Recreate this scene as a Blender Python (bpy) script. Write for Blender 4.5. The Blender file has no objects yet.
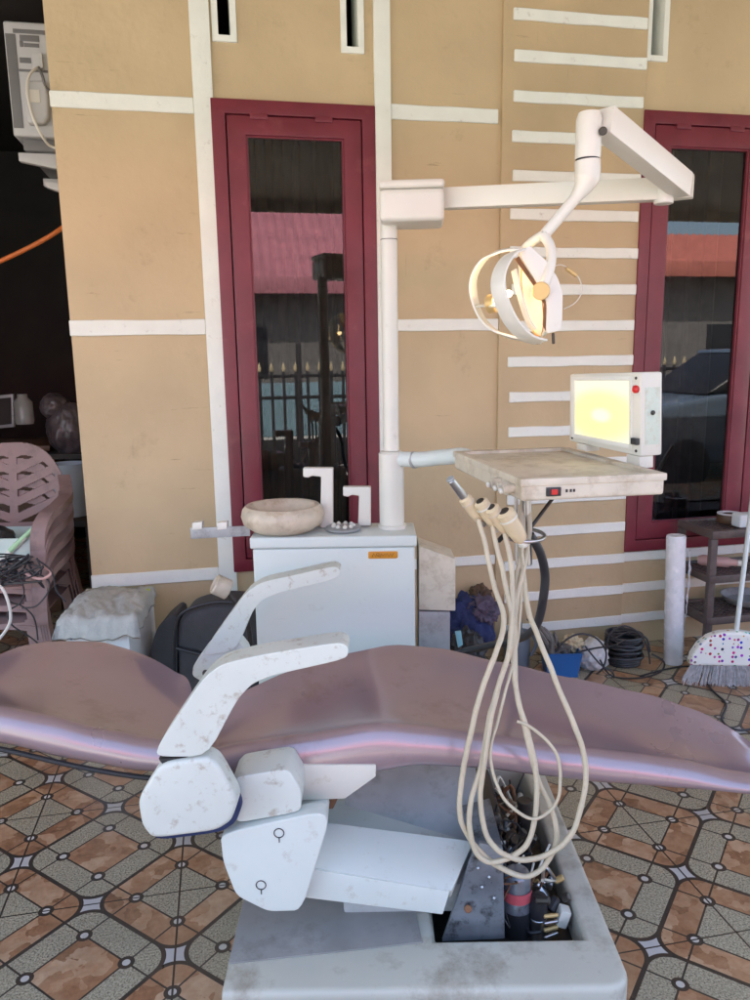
import bpy, bmesh, math, random
from mathutils import Vector, Matrix, noise
R = math.radians
random.seed(7)

# ------------------------------------------------------------------ camera, sky, sun, exposure
scene = bpy.context.scene
C = scene.collection
CAM_H, YAW, PITCH, ROLL, FOC = 1.4, 11.3256, 10.5221, -0.8676, 758.86
cam = bpy.data.cameras.new('camera'); cam_o = bpy.data.objects.new('camera', cam); C.objects.link(cam_o)
cam.sensor_fit = 'VERTICAL'; cam.sensor_height = 24; cam.lens = 24 * FOC / 1000
cam.clip_start = 0.05; cam.clip_end = 600
def cam_axes(yaw):
    f = Vector((math.sin(yaw) * math.cos(R(PITCH)), math.cos(yaw) * math.cos(R(PITCH)), -math.sin(R(PITCH))))
    r = Vector((math.cos(yaw), -math.sin(yaw), 0)); u = r.cross(f)
    c, s = math.cos(R(ROLL)), math.sin(R(ROLL))
    return c * r + s * u, -s * r + c * u, f
_r, _u, _f = cam_axes(R(YAW))
M = Matrix((_r, _u, -_f)).transposed().to_4x4(); M.translation = Vector((0, 0, CAM_H))
cam_o.matrix_world = M; scene.camera = cam_o

SUN_EL, SUN_AZ = 60, 345          # azimuth clockwise from +Y
world = bpy.data.worlds.new('World'); scene.world = world; world.use_nodes = True
nt = world.node_tree; bg = nt.nodes['Background']
sky = nt.nodes.new('ShaderNodeTexSky'); sky.sky_type = 'NISHITA'; sky.sun_disc = False
sky.sun_elevation = R(SUN_EL); sky.sun_rotation = R(SUN_AZ); sky.dust_density = 3.0; sky.ozone_density = .6
nt.links.new(sky.outputs[0], bg.inputs[0]); bg.inputs[1].default_value = 0.15
sun = bpy.data.lights.new('sun', 'SUN'); sun.energy = 4.5; sun.angle = R(0.5); sun.color = (1, .95, .87)
sun_o = bpy.data.objects.new('sun', sun); C.objects.link(sun_o)
sd = Vector((math.sin(R(SUN_AZ)) * math.cos(R(SUN_EL)), math.cos(R(SUN_AZ)) * math.cos(R(SUN_EL)), math.sin(R(SUN_EL))))
sun_o.rotation_euler = sd.to_track_quat('Z', 'Y').to_euler(); sun_o.location = (0, -10, 20)
vs = scene.view_settings; vs.view_transform = 'Standard'; vs.look = 'None'; vs.gamma = 1; vs.use_curve_mapping = False
vs.exposure = 2.54
scene.cycles.max_bounces = 8; scene.cycles.diffuse_bounces = 5; scene.cycles.sample_clamp_indirect = 6

# ------------------------------------------------------------------ frames and rulers
K = Matrix.Rotation(-R(YAW), 4, 'Z')       # (s right, t away, z up) as seen from where the photographer stands -> world
I4 = Matrix.Identity(4)
_lr, _lu, _lf = cam_axes(0)
def ray(x, y): return _lr * ((x - 375) / FOC) - _lu * ((y - 500) / FOC) + _lf
def px(x, y, t):
    d = ray(x, y); return d * (t / d.y) + Vector((0, 0, CAM_H))
def pz(x, y, z):
    d = ray(x, y); return d * ((z - CAM_H) / d.z) + Vector((0, 0, CAM_H))

# ------------------------------------------------------------------ materials
def nodes_of(name):
    m = bpy.data.materials.new(name); m.use_nodes = True
    return m, m.node_tree, m.node_tree.nodes['Principled BSDF']
def mat(name, col, rough=.5, var=.08, scale=6, metal=0, bump=0, bscale=60, dirt=None, damt=.5, dscale=9, dlo=0.48, spec=.5, coat=0, trans=0, scuff=0):
    m, t, b = nodes_of(name)
    L = t.links.new; N = t.nodes.new
    geo = N('ShaderNodeTexCoord')
    n = N('ShaderNodeTexNoise'); n.inputs['Scale'].default_value = scale; n.inputs['Detail'].default_value = 5
    L(geo.outputs['Object'], n.inputs['Vector'])
    mx = N('ShaderNodeMix'); mx.data_type = 'RGBA'
    mx.inputs[6].default_value = (*[c * (1 - var) for c in col], 1)
    mx.inputs[7].default_value = (*[min(1, c * (1 + var)) for c in col], 1)
    mr = N('ShaderNodeMapRange'); mr.inputs[1].default_value = .3; mr.inputs[2].default_value = .7
    L(n.outputs[0], mr.inputs[0]); L(mr.outputs[0], mx.inputs[0])
    out = mx.outputs[2]
    if dirt:
        d = N('ShaderNodeTexNoise'); d.inputs['Scale'].default_value = dscale; d.inputs['Detail'].default_value = 8; d.inputs['Roughness'].default_value = .7
        L(geo.outputs['Object'], d.inputs['Vector'])
        r = N('ShaderNodeMapRange'); r.inputs[1].default_value = dlo; r.inputs[2].default_value = dlo + .16; r.inputs[4].default_value = damt
        L(d.outputs[0], r.inputs[0])
        m2 = N('ShaderNodeMix'); m2.data_type = 'RGBA'; m2.inputs[7].default_value = (*dirt, 1)
        L(r.outputs[0], m2.inputs[0]); L(out, m2.inputs[6]); out = m2.outputs[2]
    if scuff:      # short horizontal scrapes and faint drips
        for sc_, lo, am in (((2.2, 2.2, 26), .67, scuff), ((30, 30, 1.6), .69, scuff * .6)):
            mp = N('ShaderNodeMapping'); mp.inputs['Scale'].default_value = sc_; L(geo.outputs['Object'], mp.inputs['Vector'])
            d = N('ShaderNodeTexNoise'); d.inputs['Scale'].default_value = 1.6; d.inputs['Detail'].default_value = 7; d.inputs['Roughness'].default_value = .62
            L(mp.outputs[0], d.inputs['Vector'])
            r = N('ShaderNodeMapRange'); r.inputs[1].default_value = lo; r.inputs[2].default_value = lo + .04; r.inputs[4].default_value = am
            L(d.outputs[0], r.inputs[0])
            m2 = N('ShaderNodeMix'); m2.data_type = 'RGBA'; m2.inputs[7].default_value = (*[c * .45 for c in col], 1)
            L(r.outputs[0], m2.inputs[0]); L(out, m2.inputs[6]); out = m2.outputs[2]
    L(out, b.inputs['Base Color'])
    b.inputs['Roughness'].default_value = rough; b.inputs['Metallic'].default_value = metal
    b.inputs['Specular IOR Level'].default_value = spec; b.inputs['Coat Weight'].default_value = coat
    b.inputs['Coat Roughness'].default_value = .15
    if trans: b.inputs['Transmission Weight'].default_value = trans
    rr = N('ShaderNodeMapRange'); rr.inputs[3].default_value = max(.02, rough - .07); rr.inputs[4].default_value = min(1, rough + .1)
    L(n.outputs[0], rr.inputs[0]); L(rr.outputs[0], b.inputs['Roughness'])
    if bump:
        bn = N('ShaderNodeTexNoise'); bn.inputs['Scale'].default_value = bscale; bn.inputs['Detail'].default_value = 4
        L(geo.outputs['Object'], bn.inputs['Vector'])
        bp = N('ShaderNodeBump'); bp.inputs['Strength'].default_value = bump; bp.inputs['Distance'].default_value = .01
        L(bn.outputs[0], bp.inputs['Height']); L(bp.outputs[0], b.inputs['Normal'])
    return m
def emit(name, col, strength):
    m, t, b = nodes_of(name)
    b.inputs['Base Color'].default_value = (*col, 1)
    b.inputs['Emission Color'].default_value = (*col, 1); b.inputs['Emission Strength'].default_value = strength
    return m

class X:                                  # little expression builder over Math nodes
    t = None
    def __init__(s, o): s.o = o
    @staticmethod
    def op(kind, *a):
        n = X.t.nodes.new('ShaderNodeMath'); n.operation = kind
        for i, v in enumerate(a):
            if isinstance(v, X): X.t.links.new(v.o, n.inputs[i])
            else: n.inputs[i].default_value = v
        return X(n.outputs[0])
    def __add__(s, b): return X.op('ADD', s, b)
    def __sub__(s, b): return X.op('SUBTRACT', s, b)
    def __rsub__(s, b): return X.op('SUBTRACT', b, s)
    def __mul__(s, b): return X.op('MULTIPLY', s, b)
    def lt(s, b): return X.op('LESS_THAN', s, b)
    def gt(s, b): return X.op('GREATER_THAN', s, b)
    def abs(s): return X.op('ABSOLUTE', s)
    def floor(s): return X.op('FLOOR', s)
    def frac(s): return X.op('FRACT', s)
    def max(s, b): return X.op('MAXIMUM', s, b)
    def min(s, b): return X.op('MINIMUM', s, b)
    def sqrt(s): return X.op('SQRT', s)

def tile_material():
    m, t, b = nodes_of('porch_tile'); X.t = t; L = t.links.new; N = t.nodes.new
    g = N('ShaderNodeNewGeometry'); sp = N('ShaderNodeSeparateXYZ'); L(g.outputs['Position'], sp.inputs[0])
    T = .4505
    u = (X(sp.outputs[0]) - (-.174)) * (1 / T); v = (X(sp.outputs[1]) - 1.887) * (1 / T)
    p = u + v + .5; q = u - v + .5
    par = X.op('FLOORED_MODULO', p.floor() + q.floor(), 2.0)      # 0: round a tile corner, 1: round a tile centre
    fp = (p.frac() - .5).abs(); fq = (q.frac() - .5).abs()
    rr = .2
    ax = (fp - (.5 - rr)); ay = (fq - (.5 - rr)); cx = ax.max(0.); cy = ay.max(0.)
    sdf = (cx * cx + cy * cy).sqrt() - rr + ax.max(ay).min(0.)
    thick = sdf.abs().lt(.018); white = sdf.gt(.018)
    inner = fp.max(fq).lt(.25)
    thin = (fp - .25).abs().min((fq - .25).abs()).lt(.0078)
    dx = fp - .25; dy = fq - .25; dd = (dx * dx + dy * dy).sqrt()
    ring = dd.lt(.062); dot = dd.lt(.03)
    ju = (u.frac() - .5).abs(); jv = (v.frac() - .5).abs()
    joint = ju.gt(.4945).max(jv.gt(.4955))
    orange = (inner - par).abs().lt(.5)                            # inner==par -> slate, else granite
    def noise_(sc, det=4, rough=.6):
        n = N('ShaderNodeTexNoise'); n.inputs['Scale'].default_value = sc; n.inputs['Detail'].default_value = det; n.inputs['Roughness'].default_value = rough
        L(g.outputs['Position'], n.inputs['Vector']); return n.outputs[0]
    def ramp(fac, stops):
        r = N('ShaderNodeValToRGB'); e = r.color_ramp.elements
        e[0].position, e[0].color = stops[0][0], (*stops[0][1], 1); e[1].position, e[1].color = stops[-1][0], (*stops[-1][1], 1)
        for ps, c in stops[1:-1]:
            x = e.new(ps); x.color = (*c, 1)
        L(fac, r.inputs[0]); return r.outputs[0]
    def mix(f, a, bb):
        n = N('ShaderNodeMix'); n.data_type = 'RGBA'; L(f.o, n.inputs[0])
        for i, c in ((6, a), (7, bb)):
            if isinstance(c, tuple): n.inputs[i].default_value = (*c, 1)
            else: L(c, n.inputs[i])
        return n.outputs[2]
    gran = ramp(noise_(210, 3, .7), [(.36, (.10, .085, .06)), (.45, (.31, .275, .19)), (.56, (.43, .385, .275)), (.68, (.58, .53, .40))])
    sl = N('ShaderNodeTexVoronoi'); sl.inputs['Scale'].default_value = 16; sl.feature = 'F1'
    wob = N('ShaderNodeTexNoise'); wob.inputs['Scale'].default_value = 7; wob.inputs['Detail'].default_value = 4; L(g.outputs['Position'], wob.inputs['Vector'])
    ad = N('ShaderNodeVectorMath'); ad.operation = 'MULTIPLY_ADD'; L(wob.outputs['Color'], ad.inputs[0]); ad.inputs[1].default_value = (.25, .25, .25); L(g.outputs['Position'], ad.inputs[2])
    L(ad.outputs[0], sl.inputs['Vector'])
    sv = N('ShaderNodeSeparateXYZ'); L(sl.outputs['Color'], sv.inputs[0])
    slv = (X(sv.outputs[0]) * .45 + X(noise_(26, 7, .72)) * .75)
    slate = ramp(slv.o, [(.22, (.15, .066, .034)), (.45, (.34, .175, .088)), (.66, (.44, .255, .14)), (.9, (.56, .38, .24))])
    c = mix(orange, gran, slate)
    dark = (.055, .042, .033)
    c = mix(thin, c, dark); c = mix(ring, c, dark); c = mix(dot, c, (.55, .53, .48))
    c = mix(thick, c, dark); c = mix(white, c, (.52, .51, .49)); c = mix(joint, c, (.045, .034, .026))
    dirtn = X(noise_(2.2, 6, .65)); dm = N('ShaderNodeMapRange'); L(dirtn.o, dm.inputs[0]); dm.inputs[1].default_value = .45; dm.inputs[2].default_value = .75; dm.inputs[4].default_value = .4
    c = mix(X(dm.outputs[0]), c, (.12, .095, .075))
    L(c, b.inputs['Base Color'])
    ro = N('ShaderNodeMapRange'); L(noise_(9), ro.inputs[0]); ro.inputs[3].default_value = .16; ro.inputs[4].default_value = .5
    L(ro.outputs[0], b.inputs['Roughness'])
    b.inputs['Specular IOR Level'].default_value = .4
    hgt = slv * .6 - (thin.max(thick).max(joint)) * .5
    bp = N('ShaderNodeBump'); bp.inputs['Strength'].default_value = .35; bp.inputs['Distance'].default_value = .004
    L(hgt.o, bp.inputs['Height']); L(bp.outputs[0], b.inputs['Normal'])
    return m

def glass_material():
    m = bpy.data.materials.new('window_glass'); m.use_nodes = True; t = m.node_tree; t.nodes.clear(); N = t.nodes.new; L = t.links.new
    o = N('ShaderNodeOutputMaterial'); mx = N('ShaderNodeMixShader'); tr = N('ShaderNodeBsdfTransparent'); gl = N('ShaderNodeBsdfGlossy')
    tr.inputs[0].default_value = (.45, .45, .47, 1); gl.inputs['Roughness'].default_value = 0.0
    fr = N('ShaderNodeFresnel'); fr.inputs[0].default_value = 1.75
    L(fr.outputs[0], mx.inputs[0]); L(tr.outputs[0], mx.inputs[1]); L(gl.outputs[0], mx.inputs[2]); L(mx.outputs[0], o.inputs[0])
    return m
def dots_material():
    m, t, b = nodes_of('polka_dot_plastic'); L = t.links.new; N = t.nodes.new
    tc = N('ShaderNodeTexCoord'); v = N('ShaderNodeTexVoronoi'); v.inputs['Scale'].default_value = 52; v.inputs['Randomness'].default_value = .55
    L(tc.outputs['Object'], v.inputs['Vector'])
    lt = N('ShaderNodeMath'); lt.operation = 'LESS_THAN'; lt.inputs[1].default_value = .33; L(v.outputs['Distance'], lt.inputs[0])
    hs = N('ShaderNodeHueSaturation'); hs.inputs['Saturation'].default_value = 1.3; hs.inputs['Value'].default_value = .6; L(v.outputs['Color'], hs.inputs['Color'])
    mx = N('ShaderNodeMix'); mx.data_type = 'RGBA'; mx.inputs[6].default_value = (.78, .8, .76, 1)
    L(lt.outputs[0], mx.inputs[0]); L(hs.outputs[0], mx.inputs[7]); L(mx.outputs[2], b.inputs['Base Color']); b.inputs['Roughness'].default_value = .4
    return m
def screen_material():
    m, t, b = nodes_of('lit_diffuser'); L = t.links.new; N = t.nodes.new
    tc = N('ShaderNodeTexCoord'); mp = N('ShaderNodeMapping'); L(tc.outputs['Generated'], mp.inputs['Vector'])
    mp.inputs['Location'].default_value = (-.5, -.5, -.42); 
    ln = N('ShaderNodeVectorMath'); ln.operation = 'MULTIPLY'; ln.inputs[1].default_value = (0, .95, 1.5); L(mp.outputs[0], ln.inputs[0])
    le = N('ShaderNodeVectorMath'); le.operation = 'LENGTH'; L(ln.outputs[0], le.inputs[0])
    r = N('ShaderNodeValToRGB'); e = r.color_ramp.elements
    e[0].position, e[0].color = .10, (1, 1, .55, 1); e[1].position, e[1].color = .72, (.92, .88, .52, 1)
    x = e.new(.22); x.color = (1, .90, .10, 1); x = e.new(.5); x.color = (1, .84, .14, 1)
    L(le.outputs['Value'], r.inputs[0]); L(r.outputs[0], b.inputs['Emission Color']); b.inputs['Emission Strength'].default_value = .135
    b.inputs['Base Color'].default_value = (.6, .58, .45, 1); b.inputs['Roughness'].default_value = .25
    return m

TAN = mat('tan_wall_paint', (.53, .412, .248), .55, .10, 2.2, scuff=.55, bump=.35, bscale=16, dirt=(.20, .14, .085), damt=.4, dscale=4, dlo=.575)
TAN2 = mat('tan_panel_paint', (.512, .396, .237), .55, .10, 2.6, scuff=.4, bump=.35, bscale=16, dirt=(.2, .14, .08), damt=.3, dscale=5, dlo=0.61)
WHITE_TRIM = mat('white_trim_paint', (.78, .805, .745), .55, .04, 9, bump=.15, bscale=60, dirt=(.30, .26, .22), damt=.6, dscale=24, dlo=0.61)
MAROON = mat('maroon_gloss_paint', (.165, .022, .036), .32, .15, 7, bump=.06, bscale=40, dirt=(.30, .10, .10), damt=.4, dscale=8, dlo=0.59)
GLASS = glass_material()
TILE = tile_material()
CONCRETE = mat('street_concrete', (.40, .38, .34), .9, .12, 1.5, bump=.2)
CEIL = mat('porch_ceiling_paint', (.62, .58, .50), .7, .05)
DARKROOM = mat('dark_interior', (.035, .030, .028), .8, .2)  # near-black colour stands in for the darkness of the rooms and passage
CURTAIN = mat('dark_curtain', (.10, .085, .08), .85, .25, 14)
MAUVE = mat('mauve_vinyl', (.31, .225, .245), .28, .06, 4, metal=.32, bump=.10, bscale=9, dirt=(.13, .07, .065), damt=.55, dscale=6, dlo=.565, spec=1.0, coat=.8)
BLACKTRIM = mat('black_rubber', (.02, .02, .022), .6, .2)
CHAIRW = mat('chipped_white_enamel', (.61, .645, .595), .34, .06, 5, bump=.05, bscale=50, dirt=(.27, .19, .11), damt=.75, dscale=34, dlo=.555, spec=.5)
PANELW = mat('white_enamel_panel', (.62, .665, .625), .4, .05, 4, dirt=(.33, .27, .18), damt=.5, dscale=24, dlo=.58)
UNITW = mat('cabinet_white_enamel', (.645, .705, .68), .38, .03, 3, scuff=.25, dirt=(.40, .38, .33), damt=.4, dscale=16, dlo=0.62)
CREAM = mat('cream_enamel', (.66, .64, .56), .38, .04, 5, dirt=(.36, .29, .18), damt=.55, dscale=18, dlo=0.59)
CREAMW = mat('warm_white_enamel', (.71, .70, .64), .33, .03, 5, dirt=(.40, .34, .25), damt=.35, dscale=22, dlo=0.61)
TRAYM = mat('stained_cream_tray', (.62, .56, .45), .5, .08, 14, dirt=(.34, .26, .17), damt=.6, dscale=13, dlo=0.48)
HOSE = mat('yellowed_hose_rubber', (.53, .46, .33), .5, .08, 20, dirt=(.30, .24, .13), damt=.4, dscale=40, dlo=0.53)
HANDLE = mat('yellowed_plastic', (.64, .52, .34), .42, .06, 20, dirt=(.35, .24, .12), damt=.4, dscale=30, dlo=0.55)
STEEL = mat('worn_steel', (.48, .48, .48), .32, .12, 20, metal=1)
ZINC = mat('grey_zinc_sheet', (.36, .375, .385), .45, .18, 9, metal=.25, bump=.04, dirt=(.10, .085, .075), damt=.6, dscale=8, dlo=0.51)
OILY = mat('oily_steel_plate', (.24, .27, .31), .30, .3, 12, metal=.6, dirt=(.02, .018, .016), damt=.9, dscale=22, dlo=.52)
BASEW = mat('grey_white_base_enamel', (.53, .52, .445), .38, .08, 3, bump=.05, bscale=30, dirt=(.20, .145, .09), damt=.6, dscale=6, dlo=.52)
BLACK = mat('black_plastic', (.022, .022, .025), .42, .2)
DKMETAL = mat('dark_oily_metal', (.055, .048, .042), .42, .4, 22, metal=.5)
RUST = mat('rusty_metal', (.16, .075, .035), .75, .4, 25)
NAVY = mat('navy_gasket', (.02, .035, .11), .5, .2)
RED = mat('red_plastic', (.55, .02, .02), .35)
PINKLABEL = mat('pink_label', (.55, .10, .12), .5)
BADGE = mat('orange_badge', (.65, .27, .02), .35)
BADGETXT = mat('badge_lettering', (.16, .055, .01), .5)
STONE = mat('old_cream_porcelain', (.60, .52, .41), .35, .12, 16, dirt=(.30, .20, .11), damt=.55, dscale=14, dlo=0.49)
CHAIRP = mat('dusty_pink_plastic', (.265, .175, .165), .48, .1, 6, dirt=(.10, .07, .065), damt=.5, dscale=9, dlo=0.51)
GREYCLOTH = mat('grey_towelling', (.43, .44, .42), .95, .12, 18, bump=.35, bscale=90)
BAGM = mat('charcoal_nylon', (.048, .048, .055), .7, .15, 30, bump=.25, bscale=200)
CLEARPL = mat('cloudy_plastic_film', (.70, .71, .74), .25, .08, 18, bump=.5, bscale=25)
RACKM = mat('brown_rack_plastic', (.085, .062, .058), .45, .15, 8, dirt=(.16, .13, .11), damt=.5, dscale=14, dlo=0.48)
BLUEPL = mat('blue_plastic', (.02, .12, .36), .4, .1)
NAVYCLOTH = mat('navy_cloth', (.02, .03, .10), .9, .3, 20, bump=.6, bscale=50)
PURPLECLOTH = mat('faded_purple_cloth', (.10, .08, .12), .9, .25, 20, bump=.6, bscale=50)
RAG = mat('grey_rag_cloth', (.17, .155, .14), .95, .3, 18, bump=.7, bscale=60)
CREAMCLOTH = mat('cream_cloth', (.55, .46, .30), .9, .12, 18, bump=.5)
WBAG = mat('white_plastic_bag', (.62, .62, .62), .4, .1, 22, bump=.7, bscale=30)
GREYPL = mat('grey_blue_plastic', (.16, .20, .24), .4, .15)
BRISTLE = mat('grey_bristles', (.56, .56, .58), .7, .25, 60)
BROWNWOOD = mat('dark_brown_wood', (.085, .042, .02), .5, .3, 4)
ACW = mat('aged_white_casing', (.52, .53, .54), .45, .05, 5)
ACD = mat('grey_casing_shadow_line', (.16, .16, .165), .5)
ORANGE = mat('orange_rubber', (.55, .15, .03), .45)
BUCKW = mat('white_bucket_plastic', (.42, .50, .58), .5, .04)
GREENPL = mat('pale_green_plastic', (.38, .62, .36), .4)
PALEBOX = mat('pale_carton', (.52, .62, .58), .7, .08)
GOLD = mat('brushed_brass', (.60, .42, .18), .4, .1, metal=.3)
REFL = mat('gilt_reflector', (.72, .34, .09), .38, .08, metal=.5)
CLEARCUP = mat('clear_plastic', (.55, .58, .56), .2, .1, trans=.5)
PINKPL = mat('pink_plastic', (.50, .30, .27), .45, .1)
PAPERW = mat('white_carton', (.66, .68, .70), .7, .05)
PRINT = mat('blue_print', (.06, .09, .25), .6)
YGREEN = mat('yellow_green_cloth', (.45, .52, .10), .9, .1, bump=.5)
ROOFPINK = mat('pink_roof_sheet', (.45, .17, .20), .5, .12, 2)
ROOFRED = mat('salmon_roof_sheet', (.48, .15, .11), .5, .12, 2)
NWALL = mat('neighbour_grey_wall', (.16, .15, .14), .8, .1, 2)
TEAL = mat('teal_wall_paint', (.17, .27, .31), .6, .1, 2)
FENCEB = mat('black_fence_paint', (.03, .03, .033), .5)
SPEAR = mat('gilt_spear_tip', (.75, .62, .38), .4)

# ------------------------------------------------------------------ object helpers
MW = {}
def thing(name, label, cat, loc=(0, 0, 0), frame=K, group=None, kind=None):
    o = bpy.data.objects.new(name, None); C.objects.link(o); o.empty_display_size = .05
    m = frame @ Matrix.Translation(Vector(loc)); o.matrix_world = m; MW[o] = m
    o['label'] = label; o['category'] = cat
    if group: o['group'] = group
    if kind: o['kind'] = kind
    return o
def obj(name, bm, m, parent=None, frame=K, label=None, smooth=40):
    me = bpy.data.meshes.new(name)
    bmesh.ops.recalc_face_normals(bm, faces=bm.faces)
    if parent is not None: bm.transform(MW[parent].inverted() @ frame)
    bm.to_mesh(me); bm.free()
    me.materials.append(m)
    if smooth:
        me.polygons.foreach_set('use_smooth', [True] * len(me.polygons)); me.set_sharp_from_angle(angle=R(smooth))
    o = bpy.data.objects.new(name, me); C.objects.link(o)
    if parent is not None: o.parent = parent; MW[o] = MW[parent]
    else:
        o.matrix_world = frame; MW[o] = frame
    if label: o['label'] = label
    return o
def solo(name, bm, m, label, cat, loc, group=None, kind=None, frame=K, smooth=40):
    """a thing that is a single mesh, with its origin at loc"""
    mw = frame @ Matrix.Translation(Vector(loc)); bm.transform(Matrix.Translation(-Vector(loc)))
    o = obj(name, bm, m, None, frame, None, smooth); o.matrix_world = mw; MW[o] = mw
    if kind != 'structure': o['label'] = label; o['category'] = cat
    if group: o['group'] = group
    if kind: o['kind'] = kind
    return o
def copy_tree(o, parent=None):
    c = o.copy(); C.objects.link(c)
    if parent: c.parent = parent
    for ch in [x for x in C.objects if x.parent == o]: copy_tree(ch, c)
    return c

def nb(): return bmesh.new()
def bevel_sharp(bm, w, seg=2, ang=25, geom=None):
    es = [e for e in (geom or bm.edges) if len(e.link_faces) == 2 and e.calc_face_angle(0) > R(ang)]
    if es and w > 0: bmesh.ops.bevel(bm, geom=es, offset=w, segments=seg, profile=.6, affect='EDGES', clamp_overlap=True)
def merge(dst, src):
    me = bpy.data.meshes.new('tmp'); src.to_mesh(me); src.free(); dst.from_mesh(me); bpy.data.meshes.remove(me); return dst
def box(lo, hi, bev=.003, seg=2, rot=None, piv=None, bm=None):
    b = nb(); bmesh.ops.create_cube(b, size=1)
    lo, hi = Vector(lo), Vector(hi); c = (lo + hi) / 2
    for v in b.verts: v.co = Vector((v.co.x * (hi.x - lo.x), v.co.y * (hi.y - lo.y), v.co.z * (hi.z - lo.z))) + c
    bmesh.ops.recalc_face_normals(b, faces=b.faces)
    bevel_sharp(b, bev, seg)
    if rot is not None:
        p = Vector(piv if piv is not None else c); b.transform(Matrix.Translation(p) @ rot.to_4x4() @ Matrix.Translation(-p))
    return merge(bm, b) if bm else b
def prism(pts, ext, bev=.003, seg=2, bm=None):
    b = nb(); ext = Vector(ext); n = len(pts)
    A = [b.verts.new(Vector(p)) for p in pts]; B = [b.verts.new(Vector(p) + ext) for p in pts]
    b.faces.new(A); b.faces.new(list(reversed(B)))
    for i in range(n): b.faces.new((A[i], B[i], B[(i + 1) % n], A[(i + 1) % n]))
    bmesh.ops.recalc_face_normals(b, faces=b.faces)
    bevel_sharp(b, bev, seg)
    return merge(bm, b) if bm else b
def sil(pts, t, dt, bev=.003, seg=2, bm=None):
    """a side outline standing at depth t, dt thick"""
    return prism([px(x, y, t) for x, y in pts], (0, dt, 0), bev, seg, bm)
def rounded(pts, n=3, k=.3):
    out = []; m = len(pts)
    for i in range(m):
        a, p, c = Vector(pts[i - 1]), Vector(pts[i]), Vector(pts[(i + 1) % m])
        A = p + (a - p) * k; B = p + (c - p) * k
        for j in range(n + 1):
            f = j / n; out.append(tuple(A * (1 - f) ** 2 + p * 2 * f * (1 - f) + B * f * f))
    return out
def spline(pts, sub=6, closed=False):
    P = [Vector(p) for p in pts]; n = len(P); out = []
    for i in range(n if closed else n - 1):
        if closed: a, b, c, d = P[i - 1], P[i], P[(i + 1) % n], P[(i + 2) % n]
        else: a, b, c, d = P[max(i - 1, 0)], P[i], P[i + 1], P[min(i + 2, n - 1)]
        for k in range(sub):
            u = k / sub
            out.append(.5 * ((2 * b) + (c - a) * u + (2 * a - 5 * b + 4 * c - d) * u * u + (3 * b - a - 3 * c + d) * u ** 3))
    if not closed: out.append(P[-1])
    return out
def tube(pts, r, seg=10, sub=6, closed=False, bm=None, raw=False):
    P = [Vector(p) for p in pts] if raw else spline(pts, sub, closed)
    b = bm or nb(); rings = []; n = len(P); up = Vector((.13, .31, .94)).normalized()
    t0 = None
    for i, p in enumerate(P):
        if closed: d = (P[(i + 1) % n] - P[i - 1]).normalized()
        else: d = (P[min(i + 1, n - 1)] - P[max(i - 1, 0)]).normalized()
        if t0 is None: x = d.orthogonal().normalized()
        else: x = (x - d * x.dot(d)).normalized()
        t0 = d; y = d.cross(x)
        rr = r(i / (n - 1)) if callable(r) else r
        rings.append([b.verts.new(p + (x * math.cos(a) + y * math.sin(a)) * rr) for a in [2 * math.pi * k / seg for k in range(seg)]])
    m = n if closed else n - 1
    for i in range(m):
        A, B = rings[i], rings[(i + 1) % n]
        off = 0
        if closed and i == n - 1:
            off = min(range(seg), key=lambda o: (A[0].co - B[o].co).length)
        for k in range(seg): b.faces.new((A[k], A[(k + 1) % seg], B[(k + 1 + off) % seg], B[(k + off) % seg]))
    if not closed: b.faces.new(list(reversed(rings[0]))); b.faces.new(rings[-1])
    return b
def lathe(prof, org, axis=(0, 0, 1), seg=32, bm=None, cap=True):
    """prof: (radius, height) along axis"""
    b = bm or nb(); ax = Vector(axis).normalized(); x = ax.orthogonal().normalized(); y = ax.cross(x); o = Vector(org)
    rings = []
    for r, h in prof:
        rings.append([b.verts.new(o + ax * h + (x * math.cos(a) + y * math.sin(a)) * max(r, 1e-4)) for a in [2 * math.pi * k / seg for k in range(seg)]])
    for A, B in zip(rings, rings[1:]):
        for k in range(seg): b.faces.new((A[k], A[(k + 1) % seg], B[(k + 1) % seg], B[k]))
    if cap: b.faces.new(list(reversed(rings[0]))); b.faces.new(rings[-1])
    return b
def cyl(a, c, r, r2=None, seg=20, bev=.002, bm=None):
    a, c = Vector(a), Vector(c); h = (c - a).length; r2 = r if r2 is None else r2
    bev = min(bev, r * .4, r2 * .4, h * .3)
    return lathe([(r - bev, 0), (r, bev), (r2, h - bev), (r2 - bev, h)], a, c - a, seg, bm)
def loft(secs, bm=None, close=True):
    b = bm or nb(); rings = [[b.verts.new(p) for p in s] for s in secs]; n = len(rings[0])
    for A, B in zip(rings, rings[1:]):
        for k in range(n): b.faces.new((A[k], A[(k + 1) % n], B[(k + 1) % n], B[k]))
    if close: b.faces.new(list(reversed(rings[0]))); b.faces.new(rings[-1])
    return b
def cells(us, ws, solid, to3, depth, bev=.0, seg=2):
    """plate made of a grid of cells with some left out, pushed `depth` thick"""
    b = nb(); V = {}
    def vv(i, j):
        if (i, j) not in V: V[i, j] = b.verts.new(to3(us[i], ws[j]))
        return V[i, j]
    fs = []
    for i in range(len(us) - 1):
        for j in range(len(ws) - 1):
            if solid((us[i] + us[i + 1]) / 2, (ws[j] + ws[j + 1]) / 2): fs.append(b.faces.new((vv(i, j), vv(i + 1, j), vv(i + 1, j + 1), vv(i, j + 1))))
    r = bmesh.ops.extrude_face_region(b, geom=fs); d = Vector(depth)
    for g in r['geom']:
        if isinstance(g, bmesh.types.BMVert): g.co += d
    bmesh.ops.recalc_face_normals(b, faces=b.faces)
    bevel_sharp(b, bev, seg)
    return b
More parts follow.
